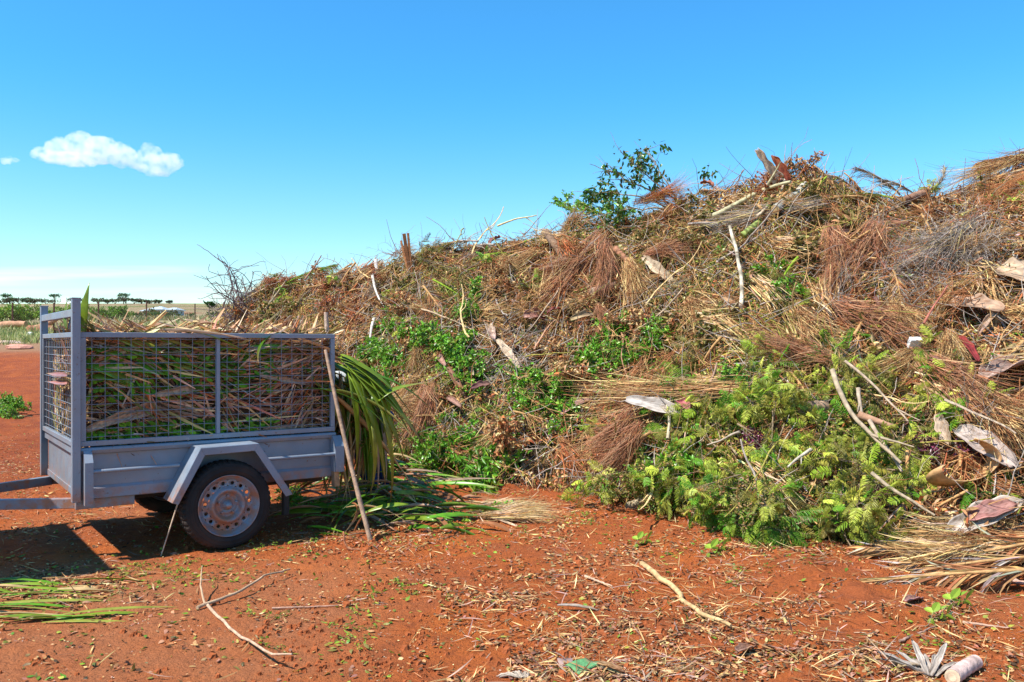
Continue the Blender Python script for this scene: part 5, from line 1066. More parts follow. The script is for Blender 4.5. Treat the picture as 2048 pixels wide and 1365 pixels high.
soil_litter('soil_leaf_litter', 17000, (.015, .055), (.008, .02), [TAN, BROWN, STRAW * .8, C_(.38, .18, .11), DKBR], [4, 3, 1.5, 3, 2], lambda x, y: (.06 + blob(x, y, HEAVY)) * clump(x, y) ** 2.6, 'small dry leaf scraps scattered over the red soil')
soil_litter('soil_chips', 20000, (.006, .022), (.003, .008), [TAN, STRAW, BROWN, C_(.5, .35, .25), DKBR], [3, 2, 3, 2, 2], lambda x, y: (.25 + blob(x, y, HEAVY)) * clump(x + 300, y) ** 2.6, 'fine chips and grit over the red soil', lift=.001)
soil_litter('soil_green_scraps', 3200, (.02, .06), (.010, .022), [LIME * .8, YG, GREEN, OLIVE], [3, 3, 2, 2], lambda x, y: (.05 + blob(x, y, [(330, 1145, 170, 22, 1.5), (80, 1190, 90, 22, 1.6), (620, 1090, 120, 20, 1), (850, 1050, 200, 35, 1.5), (780, 1190, 90, 22, .9), (700, 1290, 50, 35, 1.2), (1150, 1050, 150, 30, .6), (1450, 1110, 120, 25, .7), (1830, 1300, 60, 20, .6)])) * clump(x, y + 500), 'small green leaf scraps scattered over the red soil', mat=M_leaf)
soil_litter('soil_straw', 5200, (.06, .22), (.003, .008), [TAN, STRAW, BROWN, C_(.42, .27, .2)], [3, 2, 2, 2], lambda x, y: (.03 + blob(x, y, HEAVY)) * clump(x + 100, y + 100), 'thin dry straws lying on the red soil', lift=.008, bend=(-.4, .6), cat='straw')
# soil clods
def clods(n):
    px, py, s = ground_pts(n, -250, 2300, 870, 1420, lambda x, y: .1 + clump(x + 900, y) * (x > 500)); m = MB()
    for i in range(n):
        r = R_(.005, .020) * (1.7 if R_() < .05 else 1); a = np.linspace(0, 2 * np.pi, 7, endpoint=False); rr = r * R_(.7, 1.25, 7)
        v = [(s[i, 0] + rr[k] * math.cos(a[k]), s[i, 1] + rr[k] * math.sin(a[k]), s[i, 2] - .004) for k in range(7)] + [(s[i, 0] + rr[k] * .6 * math.cos(a[k] + .3), s[i, 1] + rr[k] * .6 * math.sin(a[k] + .3), s[i, 2] + r * R_(.4, .9)) for k in range(7)]
        m.add(v, [(k, (k + 1) % 7, 7 + (k + 1) % 7, 7 + k) for k in range(7)], [(7, 7 + k, 8 + k) for k in range(1, 6)], c=C_(.25, .075, .03))
    return tag(m.build('soil_clods', M_clod), 'small crumbly clods of red earth over the ground', 'soil', kind='stuff')
M_clod = material('clod_earth', (.30, .085, .03), rough=.95, var=.3, scale=15, bump=.006, bscale=60, spec=.05)
clods(5500)
def gplace(maker, a, b, label, cat, L0=1.0, lift=.02, sy=None, group=None, roll=0.0, tilt=0.0):
    pa, pb = G(*a), G(*b); pa[2] += lift; pb[2] += lift + tilt; L = np.linalg.norm(pb - pa); return place(maker, frame(pa, pb - pa, np.array([0, 0, 1.]), L / L0, roll, sy=sy or L / L0), label, cat, group)
for k in range(230):     # leaves on the ground right of the wheel
    x, y = (R_(600, 960), R_(965, 1078)) if k % 2 else (R_(620, 860), R_(975, 1050)); g = R_() < .55; a = R_(-.9, .9) + (math.pi if R_() < .5 else 0); p = G(x, y) + np.array([0, 0, R_(.02, .34) * max(.1, 1 - abs(x - 760) / 240)])
    place((BL if g else BD)[rng.integers(4)], frame(p, np.array([math.cos(a), math.sin(a), R_(-.03, .20)]), np.array([0, 0, 1.]), R_(.35, .85), R_(-1.2, 1.2), sy=.7), 'cut green leaf in the heap on the ground behind the trailer' if g else 'dry leaf in the heap on the ground behind the trailer', 'leaf', 'green leaves on the ground heap' if g else 'dry leaves on the ground heap')
for k in range(22): place(LB['green'][k % 3], frame(G(R_(600, 960), R_(955, 1040)) + np.array([0, 0, .03]), np.array([R_(-1, 1), R_(-.4, .4), 0]), np.array([0, 0, 1.]), .5, sy=.2), 'small leafy sprig in the heap on the ground behind the trailer', 'branch', 'sprigs in the ground heap')
for k in range(34):
    x, y = R_(-80, 150), R_(1165, 1250); p = G(x, y) + np.array([0, 0, R_(.01, .05)]); g = k % 3; place((BL if g else BD)[[4, 1, 2, 0][k % 4] if g else 1], frame(p, np.array([1, R_(.0, .5), .02]), np.array([0, 0, 1.]), R_(.6, 1.0), R_(-.5, .5), sy=.55), 'long flattened leaf at the left edge of the wheel track', 'leaf', 'flattened leaves at the left edge')
for a, b, w_, c_, lab in (((985, 1022), (1072, 1004), .12, (C_(.48, .22, .10), C_(.50, .25, .12)), 'orange-brown sheath lying on the soil in front of the pile'), ((960, 1040), (1062, 1058), .04, (CREAM * .9, CREAM), 'long pale strip lying below the orange-brown sheath'),
    ((2052, 1180), (1998, 1172), .10, (C_(.52, .32, .24), PINK), 'pinkish split husk on the soil at the right edge'), ((1810, 1215), (1845, 1200), .07, (C_(.45, .22, .18), C_(.4, .2, .15)), 'small dull pink husk on the soil at right'),
    ((1115, 1222), (1200, 1224), .035, (C_(.5, .42, .36), CREAM), 'whitish splinter lying on the soil in the foreground'), ((1195, 1345), (1250, 1355), .05, (TAN, BROWN), 'brown curl of leaf beside the green carton scrap'),
    ((1475, 1320), (1510, 1305), .07, (C_(.4, .22, .15), BROWN), 'round brown dead leaf curled on the soil'), ((1840, 1352), (1795, 1360), .04, (CREAM, STRAW), 'pale chip by the grey split frond base'), ((200, 1010), (255, 1000), .10, (C_(.5, .2, .1), C_(.5, .22, .12)), 'terracotta sheath lying beneath the trailer drawbar')):
    L = np.linalg.norm(G(*a) - G(*b)); gplace(husk('spathe', list(c_), L, w_, .9, .25), a, b, lab, 'husk', L, .03)
for k in range(9):
    gplace(SF['straw'][1], (R_(930, 990), R_(1015, 1045)), (R_(1080, 1150), R_(1010, 1050)), 'spray of tan stalks on the soil before the pile', 'leaf strips', .8, .05, sy=.35, group='tan stalks before the pile')
for k in range(5): gplace(SF['brown'][k % 2], (R_(1000, 1060), R_(930, 960)), (R_(1100, 1200), R_(945, 985)), 'spray of brown stalks at the pile foot', 'leaf strips', .8, .06, sy=.35, group='brown stalks at the pile foot')
def gstick(pix, r, c, label, hs=None, forks=(), nm='stick'):
    pts = np.array([G(*p) for p in pix]); pts[:, 2] += r + .003 + (0 if hs is None else np.array(hs)); t = np.linspace(0, 1, 16); P_, _ = at_t(pts, t); P_ = P_ + rng.normal(0, r * .35, P_.shape) * np.array([1, 1, .2])
    m = MB(); m.tube(P_, np.linspace(r, r * .45, 16), 8, c=c)
    for f in forks:
        q = np.array([G(*p) for p in f[0]]); q[:, 2] += np.array(f[1]) + r; Q, _ = at_t(q, np.linspace(0, 1, 10)); m.tube(Q + rng.normal(0, .002, Q.shape), np.linspace(r * .7, r * .3, 10), 6, c=c)
    return tag(m.build(nm, M_wood, smooth=True), label, 'stick')
gstick([(392, 1222), (470, 1200), (530, 1170), (582, 1150)], .010, C_(.42, .28, .17), 'long forked twig lying across the smooth wheel track', [0, .02, .05, .03], [([(408, 1212), (401, 1195), (404, 1175)], [.0, .07, .12])], 'bare_twig')
gstick([(414, 1216), (470, 1275), (545, 1335), (580, 1350)], .009, C_(.45, .30, .20), 'thin bent twig running down to the bottom edge from the forked one', [0, 0, .04, .07], nm='bare_twig')
gstick([(545, 1220), (620, 1216), (705, 1211)], .006, C_(.38, .22, .15), 'straight thin brown stick on the wheel track right of the forked twig')
gstick([(1285, 1132), (1350, 1190), (1400, 1240), (1462, 1262)], .019, C_(.52, .34, .16), 'thick tan stalk broken open, lying in the leaf litter of the foreground', nm='stalk')
gstick([(1170, 1155), (1225, 1180)], .009, C_(.45, .3, .2), 'short brown stick left of the thick tan stalk')
gstick([(1925, 1250), (2015, 1262)], .008, C_(.4, .25, .17), 'thin brown stick right of the fresh green sprig on the soil')
gstick([(1800, 1290), (1870, 1262)], .008, C_(.33, .2, .14), 'dark stick slanting on the soil below the fresh green sprig')
gstick([(0, 808), (22, 806)], .05, C_(.55, .42, .35), 'pale stick far off at the left edge'); gstick([(0, 833), (55, 828)], .03, C_(.35, .13, .07), 'reddish pole lying on the soil beyond the trailer front')
m = MB(); m.tube([P(358, 1000, 5.85), P(342, 1050, 5.8), G(322, 1113) + np.array([0, 0, .005])], [.006, .005, .004], 6, c=C_(.5, .36, .25)); tag(m.build('reed_stalk', M_wood, smooth=True), 'thin pale stalk leaning between the mudguard and the ground before the wheel', 'stalk')
m = MB(); g0 = G(690, 1100); m.tube([g0 + np.array([.1, .02, .0]), g0 + np.array([.02, 0, .01]), g0 + np.array([-.005, 0, .06]), g0 + np.array([-.01, 0, .13])], [.006, .007, .008, .006], 7, c=C_(.42, .17, .08)); tag(m.build('hooked_twig', M_wood, smooth=True), 'small reddish hooked twig upright on the soil left of the pole foot', 'stick')
# green carton scrap, round leaf, pale log, split frond base, fresh sprig
m = MB(); q = [G(1131, 1341), G(1172, 1327), G(1207, 1337), G(1158, 1357)]; q = np.array(q); q[:, 2] = q[:, 2].max() + .006
K = 9; gu = np.linspace(0, 1, K); pts = np.array([[q[0] * (1 - a) * (1 - b) + q[1] * b * (1 - a) + q[2] * a * b + q[3] * a * (1 - b) + np.array([0, 0, .006 * math.sin(a * 5 + b * 3)]) for b in gu] for a in gu]).reshape(-1, 3)
i = np.arange(K - 1)[:, None] * K; j = np.arange(K - 1)[None]; m.add(pts, np.stack([i + j, i + j + 1, i + K + j + 1, i + K + j], -1).reshape(-1, 4))
M_green = material('green_sponge', (.10, .26, .10), rough=.9, var=.3, scale=40, bump=.003, bscale=120, color2=(.25, .16, .08)); o = m.build('carton_scrap', M_green, smooth=True); s_ = o.modifiers.new('t', 'SOLIDIFY'); s_.thickness = .006; tag(o, 'flat green rectangular scrap lying on the soil at the bottom edge', 'scrap')
m = MB(); c0 = G(1130, 1332) + np.array([0, 0, .014]); a = np.linspace(0, 2 * np.pi, 20, endpoint=False); ring = c0 + np.stack([.034 * np.cos(a), .062 * np.sin(a), .010 * np.cos(a * 2)], -1)
m.add(np.vstack([ring, c0[None] - np.array([[0, 0, .006]])]), tris=[(k, (k + 1) % 20, 20) for k in range(20)], c=C_(.40, .27, .23)); o = m.build('round_leaf', M_dry, smooth=True); s_ = o.modifiers.new('t', 'SOLIDIFY'); s_.thickness = .001; tag(o, 'round greyish-pink dead leaf touching the green scrap', 'leaf')
L = .28; o = log('log', L, .032, C_(.52, .36, .30), CREAM, wig=.02, taper=.95); place(o, frame(G(1905, 1378) + np.array([0, 0, .035]), G(1955, 1335) - G(1905, 1378), EZ, 1), 'pale pinkish log stub at the bottom right corner', 'log')
for k in range(13):
    p = G(1862 + R_(-12, 12), 1362) + np.array([0, 0, .01]); a = R_(.2, 2.9); place(husk('split_leaf', [C_(.44, .36, .29), C_(.56, .48, .40)], .2, .035, 1.2, R_(-.2, .5)), frame(p, np.array([math.cos(a) * .8, math.sin(a) * .8, R_(.1, .5)]), EZ, R_(.7, 1.1)), 'blade of the grey split frond base at the bottom edge', 'husk', 'grey split blades at the bottom edge')
for k in range(6):
    p = G(1045 + R_(-14, 14), 1360) + np.array([0, 0, .012]); a = R_(.3, 2.8); place(husk('white_curl', [C_(.66, .52, .38), C_(.70, .6, .5)], .11, .03, 1.2, .9), frame(p, np.array([math.cos(a), math.sin(a), .25]), EZ, R_(.8, 1.1)), 'curled whitish dry leaf at the bottom edge left of the green scrap', 'leaf', 'whitish curls at the bottom edge')
FS = leafy_branch('leafy_sprig', [LIME * .9, LIME * .7, GREEN * 1.5], [3, 3, 1], L=.22, n=14, ll=.075, lw=.042, nsub=4, r=.003, curl=.5, droop=.0, mat=M_leaf)
for a, b, lab in (((1870, 1240), (1925, 1215), 'fresh lime-green sprig with oval leaves lying on the soil at right'), ((1850, 1262), (1885, 1245), 'smaller lime-green sprig just below the bigger one on the soil'), ((1395, 1130), (1440, 1105), 'pale green sprig on the soil in front of the feathery foliage'), ((1260, 1105), (1290, 1090), 'drooping olive sprig on the soil right of centre')): gplace(FS, a, b, lab, 'sprig', .22, .012, sy=.9)
SPR = leafy_branch('leafy_sprig', [LIME * .8, YG, GREEN], [3, 3, 2], L=.25, n=60, ll=.035, lw=.016, nsub=6, r=.0025, mat=M_leaf)
for (x, y, sx, sy_, n_) in ((330, 1142, 70, 14, 12), (90, 1190, 60, 12, 6), (800, 1185, 50, 12, 5), (690, 1290, 25, 22, 5), (500, 1255, 20, 20, 3), (1840, 1300, 30, 8, 3), (560, 1085, 60, 10, 4), (1180, 1045, 60, 8, 4), (1470, 1120, 60, 12, 4)):
    for k in range(n_):
        a = R_(0, 6.28); place(SPR, frame(G(x + rng.normal() * sx, y + rng.normal() * sy_) + np.array([0, 0, .012]), np.array([math.cos(a), math.sin(a), 0]), EZ, R_(.5, .9), sy=R_(.3, .5)), 'small wilted green sprig dropped on the red soil', 'sprig', 'wilted sprigs on the soil')
for k in range(12):     # green cuttings on the soil beyond the front of the trailer
    p = G(R_(-10, 85), R_(812, 838)); place(LB['green'][k % 3], frame(p + np.array([0, 0, .04]), np.array([R_(-1, .3), R_(-.5, .5), .12]), EZ, R_(.45, .75), sy=.5), 'green cut branch in the heap beyond the front of the trailer', 'branch', 'green heap beyond the trailer')

# more limp leaves that hide the worker
for k in range(46):
    px_, py_ = R_(690, 772), R_(735, 860); g = k % 3; pa = P(px_, py_, R_(6.95, 7.25)); pa[2] = max(pa[2], .75)
    place((BL if g else BD)[rng.integers(4)], frame(pa, np.array([R_(-.1, .35), R_(-.2, .2), -1.]), np.array([.5, -1, .2]) + rng.normal(0, .3, 3), R_(.7, 1.05), R_(-.6, .6), sy=1.0), 'limp green leaf in the curtain in front of the worker' if g else 'withered leaf in the curtain in front of the worker', 'leaf', 'green curtain leaves' if g else 'withered curtain leaves')

# ------------------------------------------------------------------ far ground: grass verge, logs, fence, bushes, hill, house
def gxy(px, d): x = (px - 1024) / F * d; return np.array([x, d, float(gz(x, d))])
n = 11000; px = R_(-500, 520, n); d = R_(31.0, 46, n); w_ = fbm(px / 60, d * .4, 3); k = w_ > -.25; px, d = px[k], d[k]; n = len(px); x = (px - 1024) / F * d
m = MB(); m.ribbons(np.stack([x, d, gz(x, d) - .02], -1), rng.normal(0, .4, (n, 3)) + EZ, rvec(n), R_(.18, .50, n), R_(.015, .035, n), R_(0, 1, n), [.8, 1, .6, .1], pick([C_(.24, .27, .07), C_(.42, .36, .16), C_(.18, .24, .05)], [3, 3, 2], n))
tag(m.build('roadside_grass', M_leaf), 'green and yellow grass on the verge beyond the red track', 'grass', kind='stuff')
n = 9000; px = R_(-500, 520, n); d = R_(48, 130, n); k = fbm(px / 40, d * .15, 3) > .0; px, d = px[k], d[k]; n = len(px); x = (px - 1024) / F * d
m = MB(); m.ribbons(np.stack([x, d, gz(x, d) - .02], -1), rng.normal(0, .5, (n, 3)) + EZ, rvec(n), R_(.25, .7, n), R_(.05, .12, n), R_(0, 1, n), [.8, 1, .6, .1], pick([C_(.22, .24, .07), C_(.45, .36, .18), C_(.12, .16, .04)], [2, 4, 2], n))
tag(m.build('field_grass', M_leaf), 'dry tufted grass in the field beyond the wire fence', 'grass', kind='stuff')
for a, b, d_, r, lab in (((-30, 654), (64, 640), 43, .20, 'thick brown tree trunk lying on the grass before the wire fence'), ((70, 652), (118, 634), 42, .16, 'second felled trunk slanting up to the right behind the trailer post')):
    pa, pb = P(*a, d_), P(*b, d_); pa[2] = gz(pa[0], pa[1]) + r * .8; pb[2] = gz(pb[0], pb[1]) + r * (.8 if d_ == 43 else 2.6); L = np.linalg.norm(pb - pa)
    o = log('tree_trunk', L, r, C_(.42, .22, .13), TAN, wig=.12, taper=.7); place(o, frame(pa, pb - pa, EZ, 1), lab, 'log')
for i_, (px_, d_) in enumerate(((82, 41.5), (63, 42), (100, 41.8))):
    m = MB(); p = gxy(px_, d_); a = np.linspace(0, 2 * np.pi, 9, endpoint=False); R = .28
    for lv, (rz_, zz) in enumerate(((1, 0), (.95, .15), (.6, .32))):
        pass
    rings = [[(p[0] + R * s_ * math.cos(t) * (1 + .2 * math.sin(t * 3 + i_)), p[1] + R * s_ * math.sin(t), p[2] + z_) for t in a] for s_, z_ in ((1.1, -.05), (1, .13), (.55, .28))]
    m.add(np.array(rings).reshape(-1, 3), [(r_ * 9 + k, r_ * 9 + (k + 1) % 9, (r_ + 1) * 9 + (k + 1) % 9, (r_ + 1) * 9 + k) for r_ in range(2) for k in range(9)], [(18, 18 + k, 19 + k) for k in range(1, 8)], c=C_(.33, .14, .08)); tag(m.build('clod', M_wood, smooth=True), ('big red-brown clod of earth right of the felled trunk', 'red-brown clod at the end of the felled trunk', 'red-brown clod behind the far front post')[i_], 'rock')
def scrap(px_, d_, w_, h_, c, lab, nm='litter_bag'):
    p = gxy(px_, d_); m = MB(); K = 8; a = np.linspace(0, 2 * np.pi, 10, endpoint=False)
    rings = [[(p[0] + w_ * s_ * math.cos(t) * R_(.8, 1.2), p[1] + w_ * .6 * s_ * math.sin(t) * R_(.8, 1.2), p[2] + z_ * h_) for t in a] for s_, z_ in ((1, 0), (.9, .5), (.45, .9))]
    m.add(np.array(rings).reshape(-1, 3), [(r_ * 10 + k, r_ * 10 + (k + 1) % 10, (r_ + 1) * 10 + (k + 1) % 10, (r_ + 1) * 10 + k) for r_ in range(2) for k in range(10)], [(20, 20 + k, 21 + k) for k in range(1, 9)], c=np.array(c)); return tag(m.build(nm, M_husk), lab, 'litter')
scrap(60, 38, .16, .16, (.7, .7, .68), 'white plastic scrap lying in the verge grass'); scrap(36, 29.5, .5, .16, (.55, .25, .17), 'heap of pinkish rubble on the track before the grass', 'rubble_heap'); scrap(18, 32.5, .55, .12, (.6, .42, .34), 'pale flattened cardboard at the edge of the grass', 'cardboard')
fence = empty('wire_fence', tuple(gxy(24, 46))); tag(fence, 'rusty iron posts with diamond wire netting beyond the grass verge', 'fence')
fp = [gxy(px_, d_) for px_, d_ in ((-210, 41), (-130, 42.5), (-55, 44), (25, 46), (108, 49), (197, 53), (293, 59), (390, 67), (500, 78))]; off = -np.array(fence.location)
for p in fp:
    m = MB(); m.bar(p + off - EZ * .1, p + off + EZ * 1.32, .07, .07, up=(0, 1, 0), c=C_(.12, .055, .04)); m.build('post', M_wood, fence)
for a, b in zip(fp[:-1], fp[1:]):
    m = MB(); L = np.linalg.norm(b - a); nn_ = int(L / .16)
    for k in range(-8, nn_ + 1):
        for sg in (0, 1):
            t0, t1 = k / nn_, (k + 8) / nn_; z0, z1 = 0., 1.2
            if t0 < 0: z0 = -t0 * nn_ / 8 * 1.2; t0 = 0
            if t1 > 1: z1 = 1.2 - (t1 - 1) * nn_ / 8 * 1.2; t1 = 1
            if t1 <= t0: continue
            if sg: z0, z1 = 1.2 - z0, 1.2 - z1
            m.tube([a + (b - a) * t0 + off + EZ * z0, a + (b - a) * t1 + off + EZ * z1], .006, 3, c=C_(.13, .09, .07), cap=False)
    m.build('wire_net', M_wood, fence)
def bush(name, px_, d_, wd, ht, cols, p, label, cat, trunk=0.0, flat=1.0, n=900, ls=.12, group=None, base=0.0):
    c = gxy(px_, d_); root = empty(name, tuple(c)); m = MB(); nb = 7; pts = []
    for k in range(nb):
        a = R_(0, 6.28); e = np.array([math.cos(a) * wd * .42 * R_(.4, 1), math.sin(a) * wd * .42 * R_(.4, 1), trunk + ht * R_(.4, .85) * (1 if flat > .6 else .9)]); t = np.linspace(0, 1, 6)[:, None]
        s_ = np.array([0, 0, -.1]) * (1 - t) + e * t + np.array([0, 0, 1]) * trunk * .35 * np.sin(t * math.pi); m.tube(s_, np.linspace(.05, .02, 6) * (wd / 2.4) ** .7, 5, c=C_(.16, .10, .07)); pts.append(e)
    m.build('trunk', M_wood, root, smooth=True)
    pts = np.array(pts); ncl = 34; cl = pts[rng.integers(0, nb, ncl)] + rng.normal(0, 1, (ncl, 3)) * np.array([wd * .15, wd * .15, ht * .13 * flat]); cl[:, 2] = np.maximum(cl[:, 2], base + .1)
    k = rng.integers(0, ncl, n); rr = wd * .10; b = cl[k] + rvec(n) * (R_(0, 1, (n, 1)) ** .4) * rr * np.array([1, 1, .8 * flat + .1]); b[:, 2] = np.maximum(b[:, 2], .03)
    cc = pick(cols, p, n, .2) * (1 + .25 * rng.normal(0, 1, (ncl, 1)))[k].clip(.5, 1.6)
    m = MB(); m.ribbons(b, rvec(n), rvec(n), ls * R_(.6, 1.3, n), ls * .6, R_(0, 1, n), [.3, 1, .7, .1], np.clip(cc, .01, .8)); m.build('crown', M_leaf, root)
    return tag(root, label, cat, group)
bush('bush', 42, 50, 2.8, 1.15, [LIME * .9, GREEN * 1.4], [2, 1], 'large bright green bush behind the wire fence at the left edge', 'bush', n=2600, ls=.14)
bush('bush', -60, 49, 2.6, 1.0, [LIME * .8, GREEN], [2, 1], 'bright green bush further left behind the wire fence', 'bush', n=1500, ls=.14)
bush('bush', 92, 52, 1.6, .8, [OLIVE * .7, GREEN * .8], [2, 1], 'low dark green bush right of the large bright one', 'bush', n=900)
bush('bush', 140, 58, 2.2, 1.2, [LIME * .8, GREEN], [2, 1], 'bright green bush seen between the two front posts', 'bush', n=1300, ls=.14)
bush('bush', 222, 66, 2.6, 1.0, [GREEN * 1.2, LIME * .6], [2, 1], 'low round green bush above the trailer load, left of the house', 'bush', n=1400, ls=.15)
bush('bush', 180, 72, 3.0, 1.0, [OLIVE, GREEN * .7], [2, 1], 'dull olive bush left of the low round green one', 'bush', n=1000, ls=.15)
for k in range(34):
    px_, d_ = R_(-120, 440), R_(95, 270); bush('shrub', px_, d_, R_(1.6, 3.5), R_(.7, 1.5), [OLIVE * .6, DGREEN, GREEN * .7], [2, 2, 1], 'small dark shrub dotted on the dry hillside', 'shrub', n=130, ls=.45, group='shrubs on the hillside')
for k, (px_, w_, h_) in enumerate(((5, 26, 2.4), (20, 22, 3), (38, 26, 3.2), (58, 20, 2.2), (70, 20, 2.6), (93, 26, 2.0), (196, 26, 2.4), (215, 20, 1.8), (230, 22, 2.2), (252, 22, 2.8), (268, 22, 2.2), (283, 18, 1.6), (300, 18, 1.4), (-25, 26, 2.4), (-60, 30, 2.6), (150, 22, 2.2), (318, 14, 1.5), (340, 10, 1.2))):
    wd = w_ / F * 440 * 1.15; bush('umbrella_tree', px_, 440, wd, h_ * .75, [DGREEN * 1.3, OLIVE * .45, C_(.16, .15, .13)], [2, 2, 2], 'small flat-topped dark tree on the skyline ridge', 'tree', trunk=h_ * .35, flat=1.0, n=520, ls=.65, group='flat-topped trees on the ridge', base=h_ * .45)
for k, px_ in enumerate((110, 247, 14)):
    p_ = bush('tall_tree', px_, 430, 5.5, 2.0, [GREEN * .5, C_(.14, .22, .16)], [1, 1], 'taller lone tree with a small pale green crown standing on the ridge', 'tree', trunk=3.4, flat=.9, n=260, ls=.7, group='taller trees on the ridge', base=3)
p_ = bush('palm_tree', 418, 290, 3.2, 1.6, [DGREEN, GREEN * .5], [2, 1], 'small dark palm beside the far end of the house terrace', 'tree', trunk=2.6, n=300, ls=.9, base=2)
# the house on the hillside
def house():
    d_ = 285.; sx = d_ / F; c = gxy(315, d_); root = empty('house', tuple(c)); tag(root, 'distant pale two-storey house with white hipped roofs and a terrace on the hillside', 'house')
    W_ = material('white_wall', (.55, .60, .60), rough=.8, var=.06, scale=1); Rf = material('pale_roof', (.60, .68, .70), rough=.5, var=.1, scale=1); Dk = material('dark_window', (.05, .07, .08), rough=.2, spec=.6)
    X = lambda px_: (px_ - 315) * sx
    m = MB(); m.box(X(300), X(352), 0, 7, -1.5, 2.0); m.build('wall', W_, root)
    m = MB(); m.box(X(282), X(300) - .01, 1.0, 6, -1.5, 1.55); m.build('wall', W_, root)
    def hip(x0, x1, y0, y1, z0, h, f=.35):
        m = MB(); xm0, xm1 = x0 + (x1 - x0) * f, x1 - (x1 - x0) * f; ym = (y0 + y1) / 2
        v = [(x0, y0, z0), (x1, y0, z0), (x1, y1, z0), (x0, y1, z0), (xm0, ym, z0 + h), (xm1, ym, z0 + h), (x0, y0, z0 - .18), (x1, y0, z0 - .18), (x1, y1, z0 - .18), (x0, y1, z0 - .18)]
        m.add(v, [(0, 1, 5, 4), (2, 3, 4, 5), (0, 6, 7, 1), (1, 7, 8, 2), (2, 8, 9, 3), (3, 9, 6, 0), (6, 9, 8, 7)], [(1, 2, 5), (3, 0, 4)]); m.build('roof', Rf, root)
    hip(X(280), X(302), -.4, 7, 1.75, .75); hip(X(296), X(330), -1.4, 8, 2.2, 1.1, .42); hip(X(328), X(354), -.6, 8, 2.15, .8)
    for px_ in (287, 294, 305, 312, 319, 326, 336, 344, 350):
        m = MB(); y_ = .97 if px_ < 300 else -.03; m.box(X(px_) - .32, X(px_) + .32, y_, y_ + .02, .5, 1.6 if px_ > 300 else 1.3); m.build('window', Dk, root)
    m = MB(); m.box(X(300), X(330), -1.2, -.04, -.1, .05); m.build('balcony', W_, root)
    for px_ in (300.6, 306, 312, 318, 324, 329.4):
        m = MB(); m.box(X(px_) - .08, X(px_) + .08, -1.2, -1.05, .05, 2.0); m.box(X(px_) - .12, X(px_) + .12, -1.2, -1.0, -1.5, -.1); m.build('column', W_, root)
    m = MB()
    for k in range(6): m.box(X(306) + k * .3, X(306) + (k + 1) * .3, -2.6, -1.25, -1.6, -1.4 + k * .25)
    m.build('stairs', W_, root)
    m = MB(); m.box(X(345), X(385), -1.0, 3.0, -1.6, .1); tr = m.build('terrace', W_, root)
    for px_ in (352, 359, 366, 373, 380):
        m = MB(); x_ = X(px_); a = np.linspace(0, math.pi, 7); pts = [(x_ - .42, -1.03, -1.2), (x_ + .42, -1.03, -1.2)] + [(x_ + .42 * math.cos(t), -1.03, -.55 + .35 * math.sin(t)) for t in a]
        m.add(pts + [(x_, -1.03, -.7)], tris=[(9, k, k + 1) for k in range(1, 8)] + [(9, 8, 0), (9, 0, 1)]); m.build('arch', Dk, tr)
house()
lwn = MB(); 
m = MB(); p = gxy(170, 240); m.box(-6, 6, 0, 3, 0, .9, c=(.3, .4, .5)); o = m.build('shed', material('blue_shed', (.18, .27, .38), rough=.7, var=.1, scale=1), bevel=.1); o.location = p; o2 = MB(); o2.box(-6.2, 6.2, -.3, 3.3, .9, 1.05); o2.build('roof', material('shed_roof', (.42, .45, .47), rough=.6, var=.1, scale=1), o); tag(o, 'long low bluish shed far off left of the house', 'shed')

# ------------------------------------------------------------------ tow vehicle just outside the frame, whose shadow falls before the trailer
van = empty('tow_van', tuple(TR(-1.10, TW / 2, 0)), ANG); tag(van, 'white delivery van hitched to the trailer, throwing its shadow on the soil', 'van')
Wp = material('van_paint', (.62, .62, .60), rough=.35, var=.05, scale=3, spec=.5); Gl = material('van_glass', (.02, .025, .03), rough=.08, spec=.8)
side = [(-.05, .42), (-.03, 1.15), (-.12, 1.98), (-.34, 2.08), (-2.6, 2.08), (-3.3, 1.25), (-4.05, 1.02), (-4.15, .42)]
m = MB(); n_ = len(side)
for yy in (-.86, .86): pass
v = [(x, y, z) for y, k in ((-.86, 1), (.86, 1)) for x, z in side]; m.add(v, [(k, (k + 1) % n_, n_ + (k + 1) % n_, n_ + k) for k in range(n_)] + [(0, 1, 2, 3), (8, 11, 10, 9)] + [(0, 3, 4, 7), (8, 15, 12, 11), (4, 5, 6, 7), (12, 15, 14, 13)]); b_ = m.build('body', Wp, van); mod = b_.modifiers.new('b', 'BEVEL'); mod.width = .07; mod.segments = 3
for y in (-.865, .865):
    s_ = np.sign(y)
    for x0, x1 in ((-1.2, -.35), (-2.25, -1.35)):
        m = MB(); m.box(x0, x1, min(y, y + s_ * .01), max(y, y + s_ * .01), 1.2, 1.75); m.build('window', Gl, van)
m = MB(); m.box(-.115, -.045, -.62, .62, 1.22, 1.72); m.build('rear_window', Gl, van)
for y in (-.78, .78):
    m = MB(); m.box(-.05, .0, y - .06, y + .06, .85, 1.12); m.build('tail_light', material('red_lens', (.3, .01, .01), rough=.3), van)
for x in (-.8, -3.4):
    for y in (-.88, .70):
        m = MB(); lathe(m, [(.02, .0), (.18, .0), (.21, -.01), (.31, .0), (.335, .03), (.335, .16), (.31, .19), (.02, .19)], 32); o = m.build('wheel', M_tyre, van, smooth=True); o.location = (x, y - .01, .335)

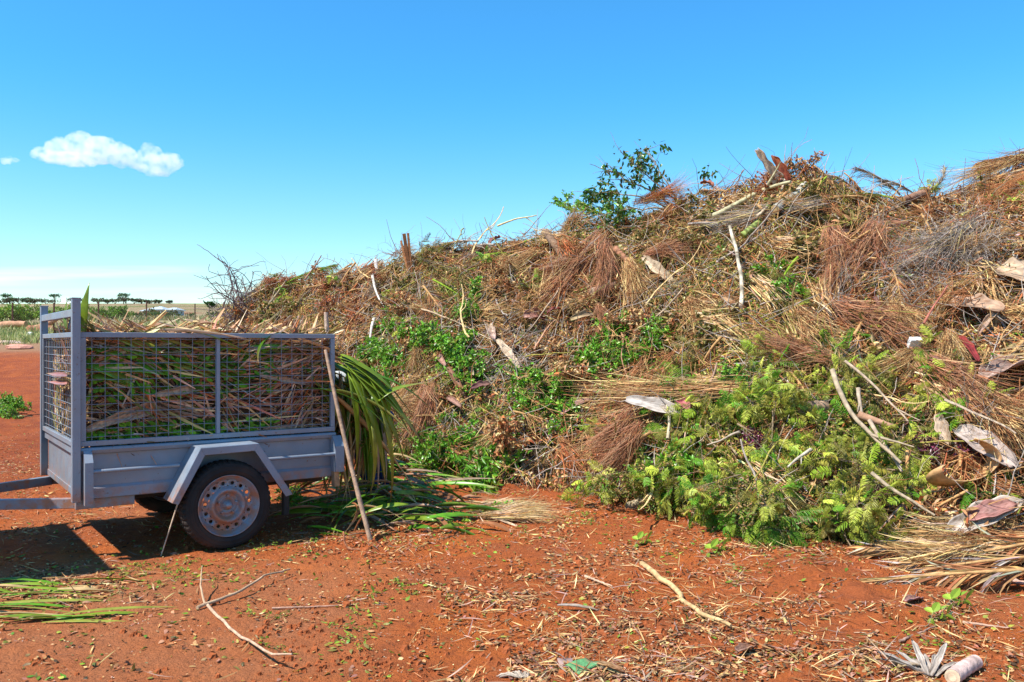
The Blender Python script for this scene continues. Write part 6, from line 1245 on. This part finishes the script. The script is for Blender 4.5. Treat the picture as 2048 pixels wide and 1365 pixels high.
# ------------------------------------------------------------------ the small white cloud
import bmesh
def cloud(px0, py0, sizes, d_, label):
    bm = bmesh.new(); u = d_ / F
    for (px_, py_, rx, ry) in sizes:
        c = P(px_, py_, d_); mt = Matrix.Translation(Vector((c - P(px0, py0, d_)).tolist())) @ Matrix.Diagonal((rx * u, max(rx, ry) * u * .8, ry * u, 1)); bmesh.ops.create_icosphere(bm, subdivisions=3, radius=1, matrix=mt)
    me = bpy.data.meshes.new('cloud'); bm.to_mesh(me); bm.free(); o = bpy.data.objects.new('cloud', me); col.objects.link(o); o.location = Vector(P(px0, py0, d_).tolist())
    r = o.modifiers.new('r', 'REMESH'); r.mode = 'VOXEL'; r.voxel_size = 2.2 * u
    for sz, st in ((22, 14), (8, 7)):
        tx = bpy.data.textures.new('cloud_puffs', 'CLOUDS'); tx.noise_scale = sz * u; tx.noise_depth = 3; dm = o.modifiers.new('d', 'DISPLACE'); dm.texture = tx; dm.strength = st * u; dm.mid_level = .5; dm.texture_coords = 'LOCAL'
    m = bpy.data.materials.new('cloud_vapour'); m.use_nodes = True; t = m.node_tree; t.nodes.remove(t.nodes['Principled BSDF']); pv = t.nodes.new('ShaderNodeVolumePrincipled'); pv.inputs['Color'].default_value = (1, 1, 1, 1); pv.inputs['Anisotropy'].default_value = .3
    co = t.nodes.new('ShaderNodeTexCoord'); nz = t.nodes.new('ShaderNodeTexNoise'); nz.inputs['Scale'].default_value = 1 / (16 * u); nz.inputs['Detail'].default_value = 4; mr = t.nodes.new('ShaderNodeMapRange'); mr.inputs[1].default_value = .38; mr.inputs[2].default_value = .62; mr.inputs[3].default_value = .002; mr.inputs[4].default_value = .045
    t.links.new(co.outputs['Object'], nz.inputs['Vector']); t.links.new(nz.outputs[0], mr.inputs[0]); t.links.new(mr.outputs[0], pv.inputs['Density']); t.links.new(pv.outputs[0], t.nodes['Material Output'].inputs['Volume']); o.data.materials.append(m)
    return tag(o, label, 'cloud')
cloud(215, 310, [(120, 295, 30, 20), (165, 292, 38, 28), (200, 300, 42, 28), (90, 308, 26, 14), (240, 312, 34, 24), (275, 325, 26, 14), (300, 312, 26, 26), (335, 325, 32, 20), (310, 340, 34, 12), (150, 318, 70, 10)], 1500, 'puffy white cumulus cloud in the blue sky above the trailer')
cloud(22, 320, [(14, 320, 14, 6), (28, 321, 14, 6)], 1500, 'tiny shred of cloud left of the big puffy one')

# kinds that were modelled but never laid down are removed
for o in list(bpy.data.objects):
    if o in ALLP and o.name not in _used:
        for ch in list(o.children): bpy.data.objects.remove(ch)
        bpy.data.objects.remove(o)
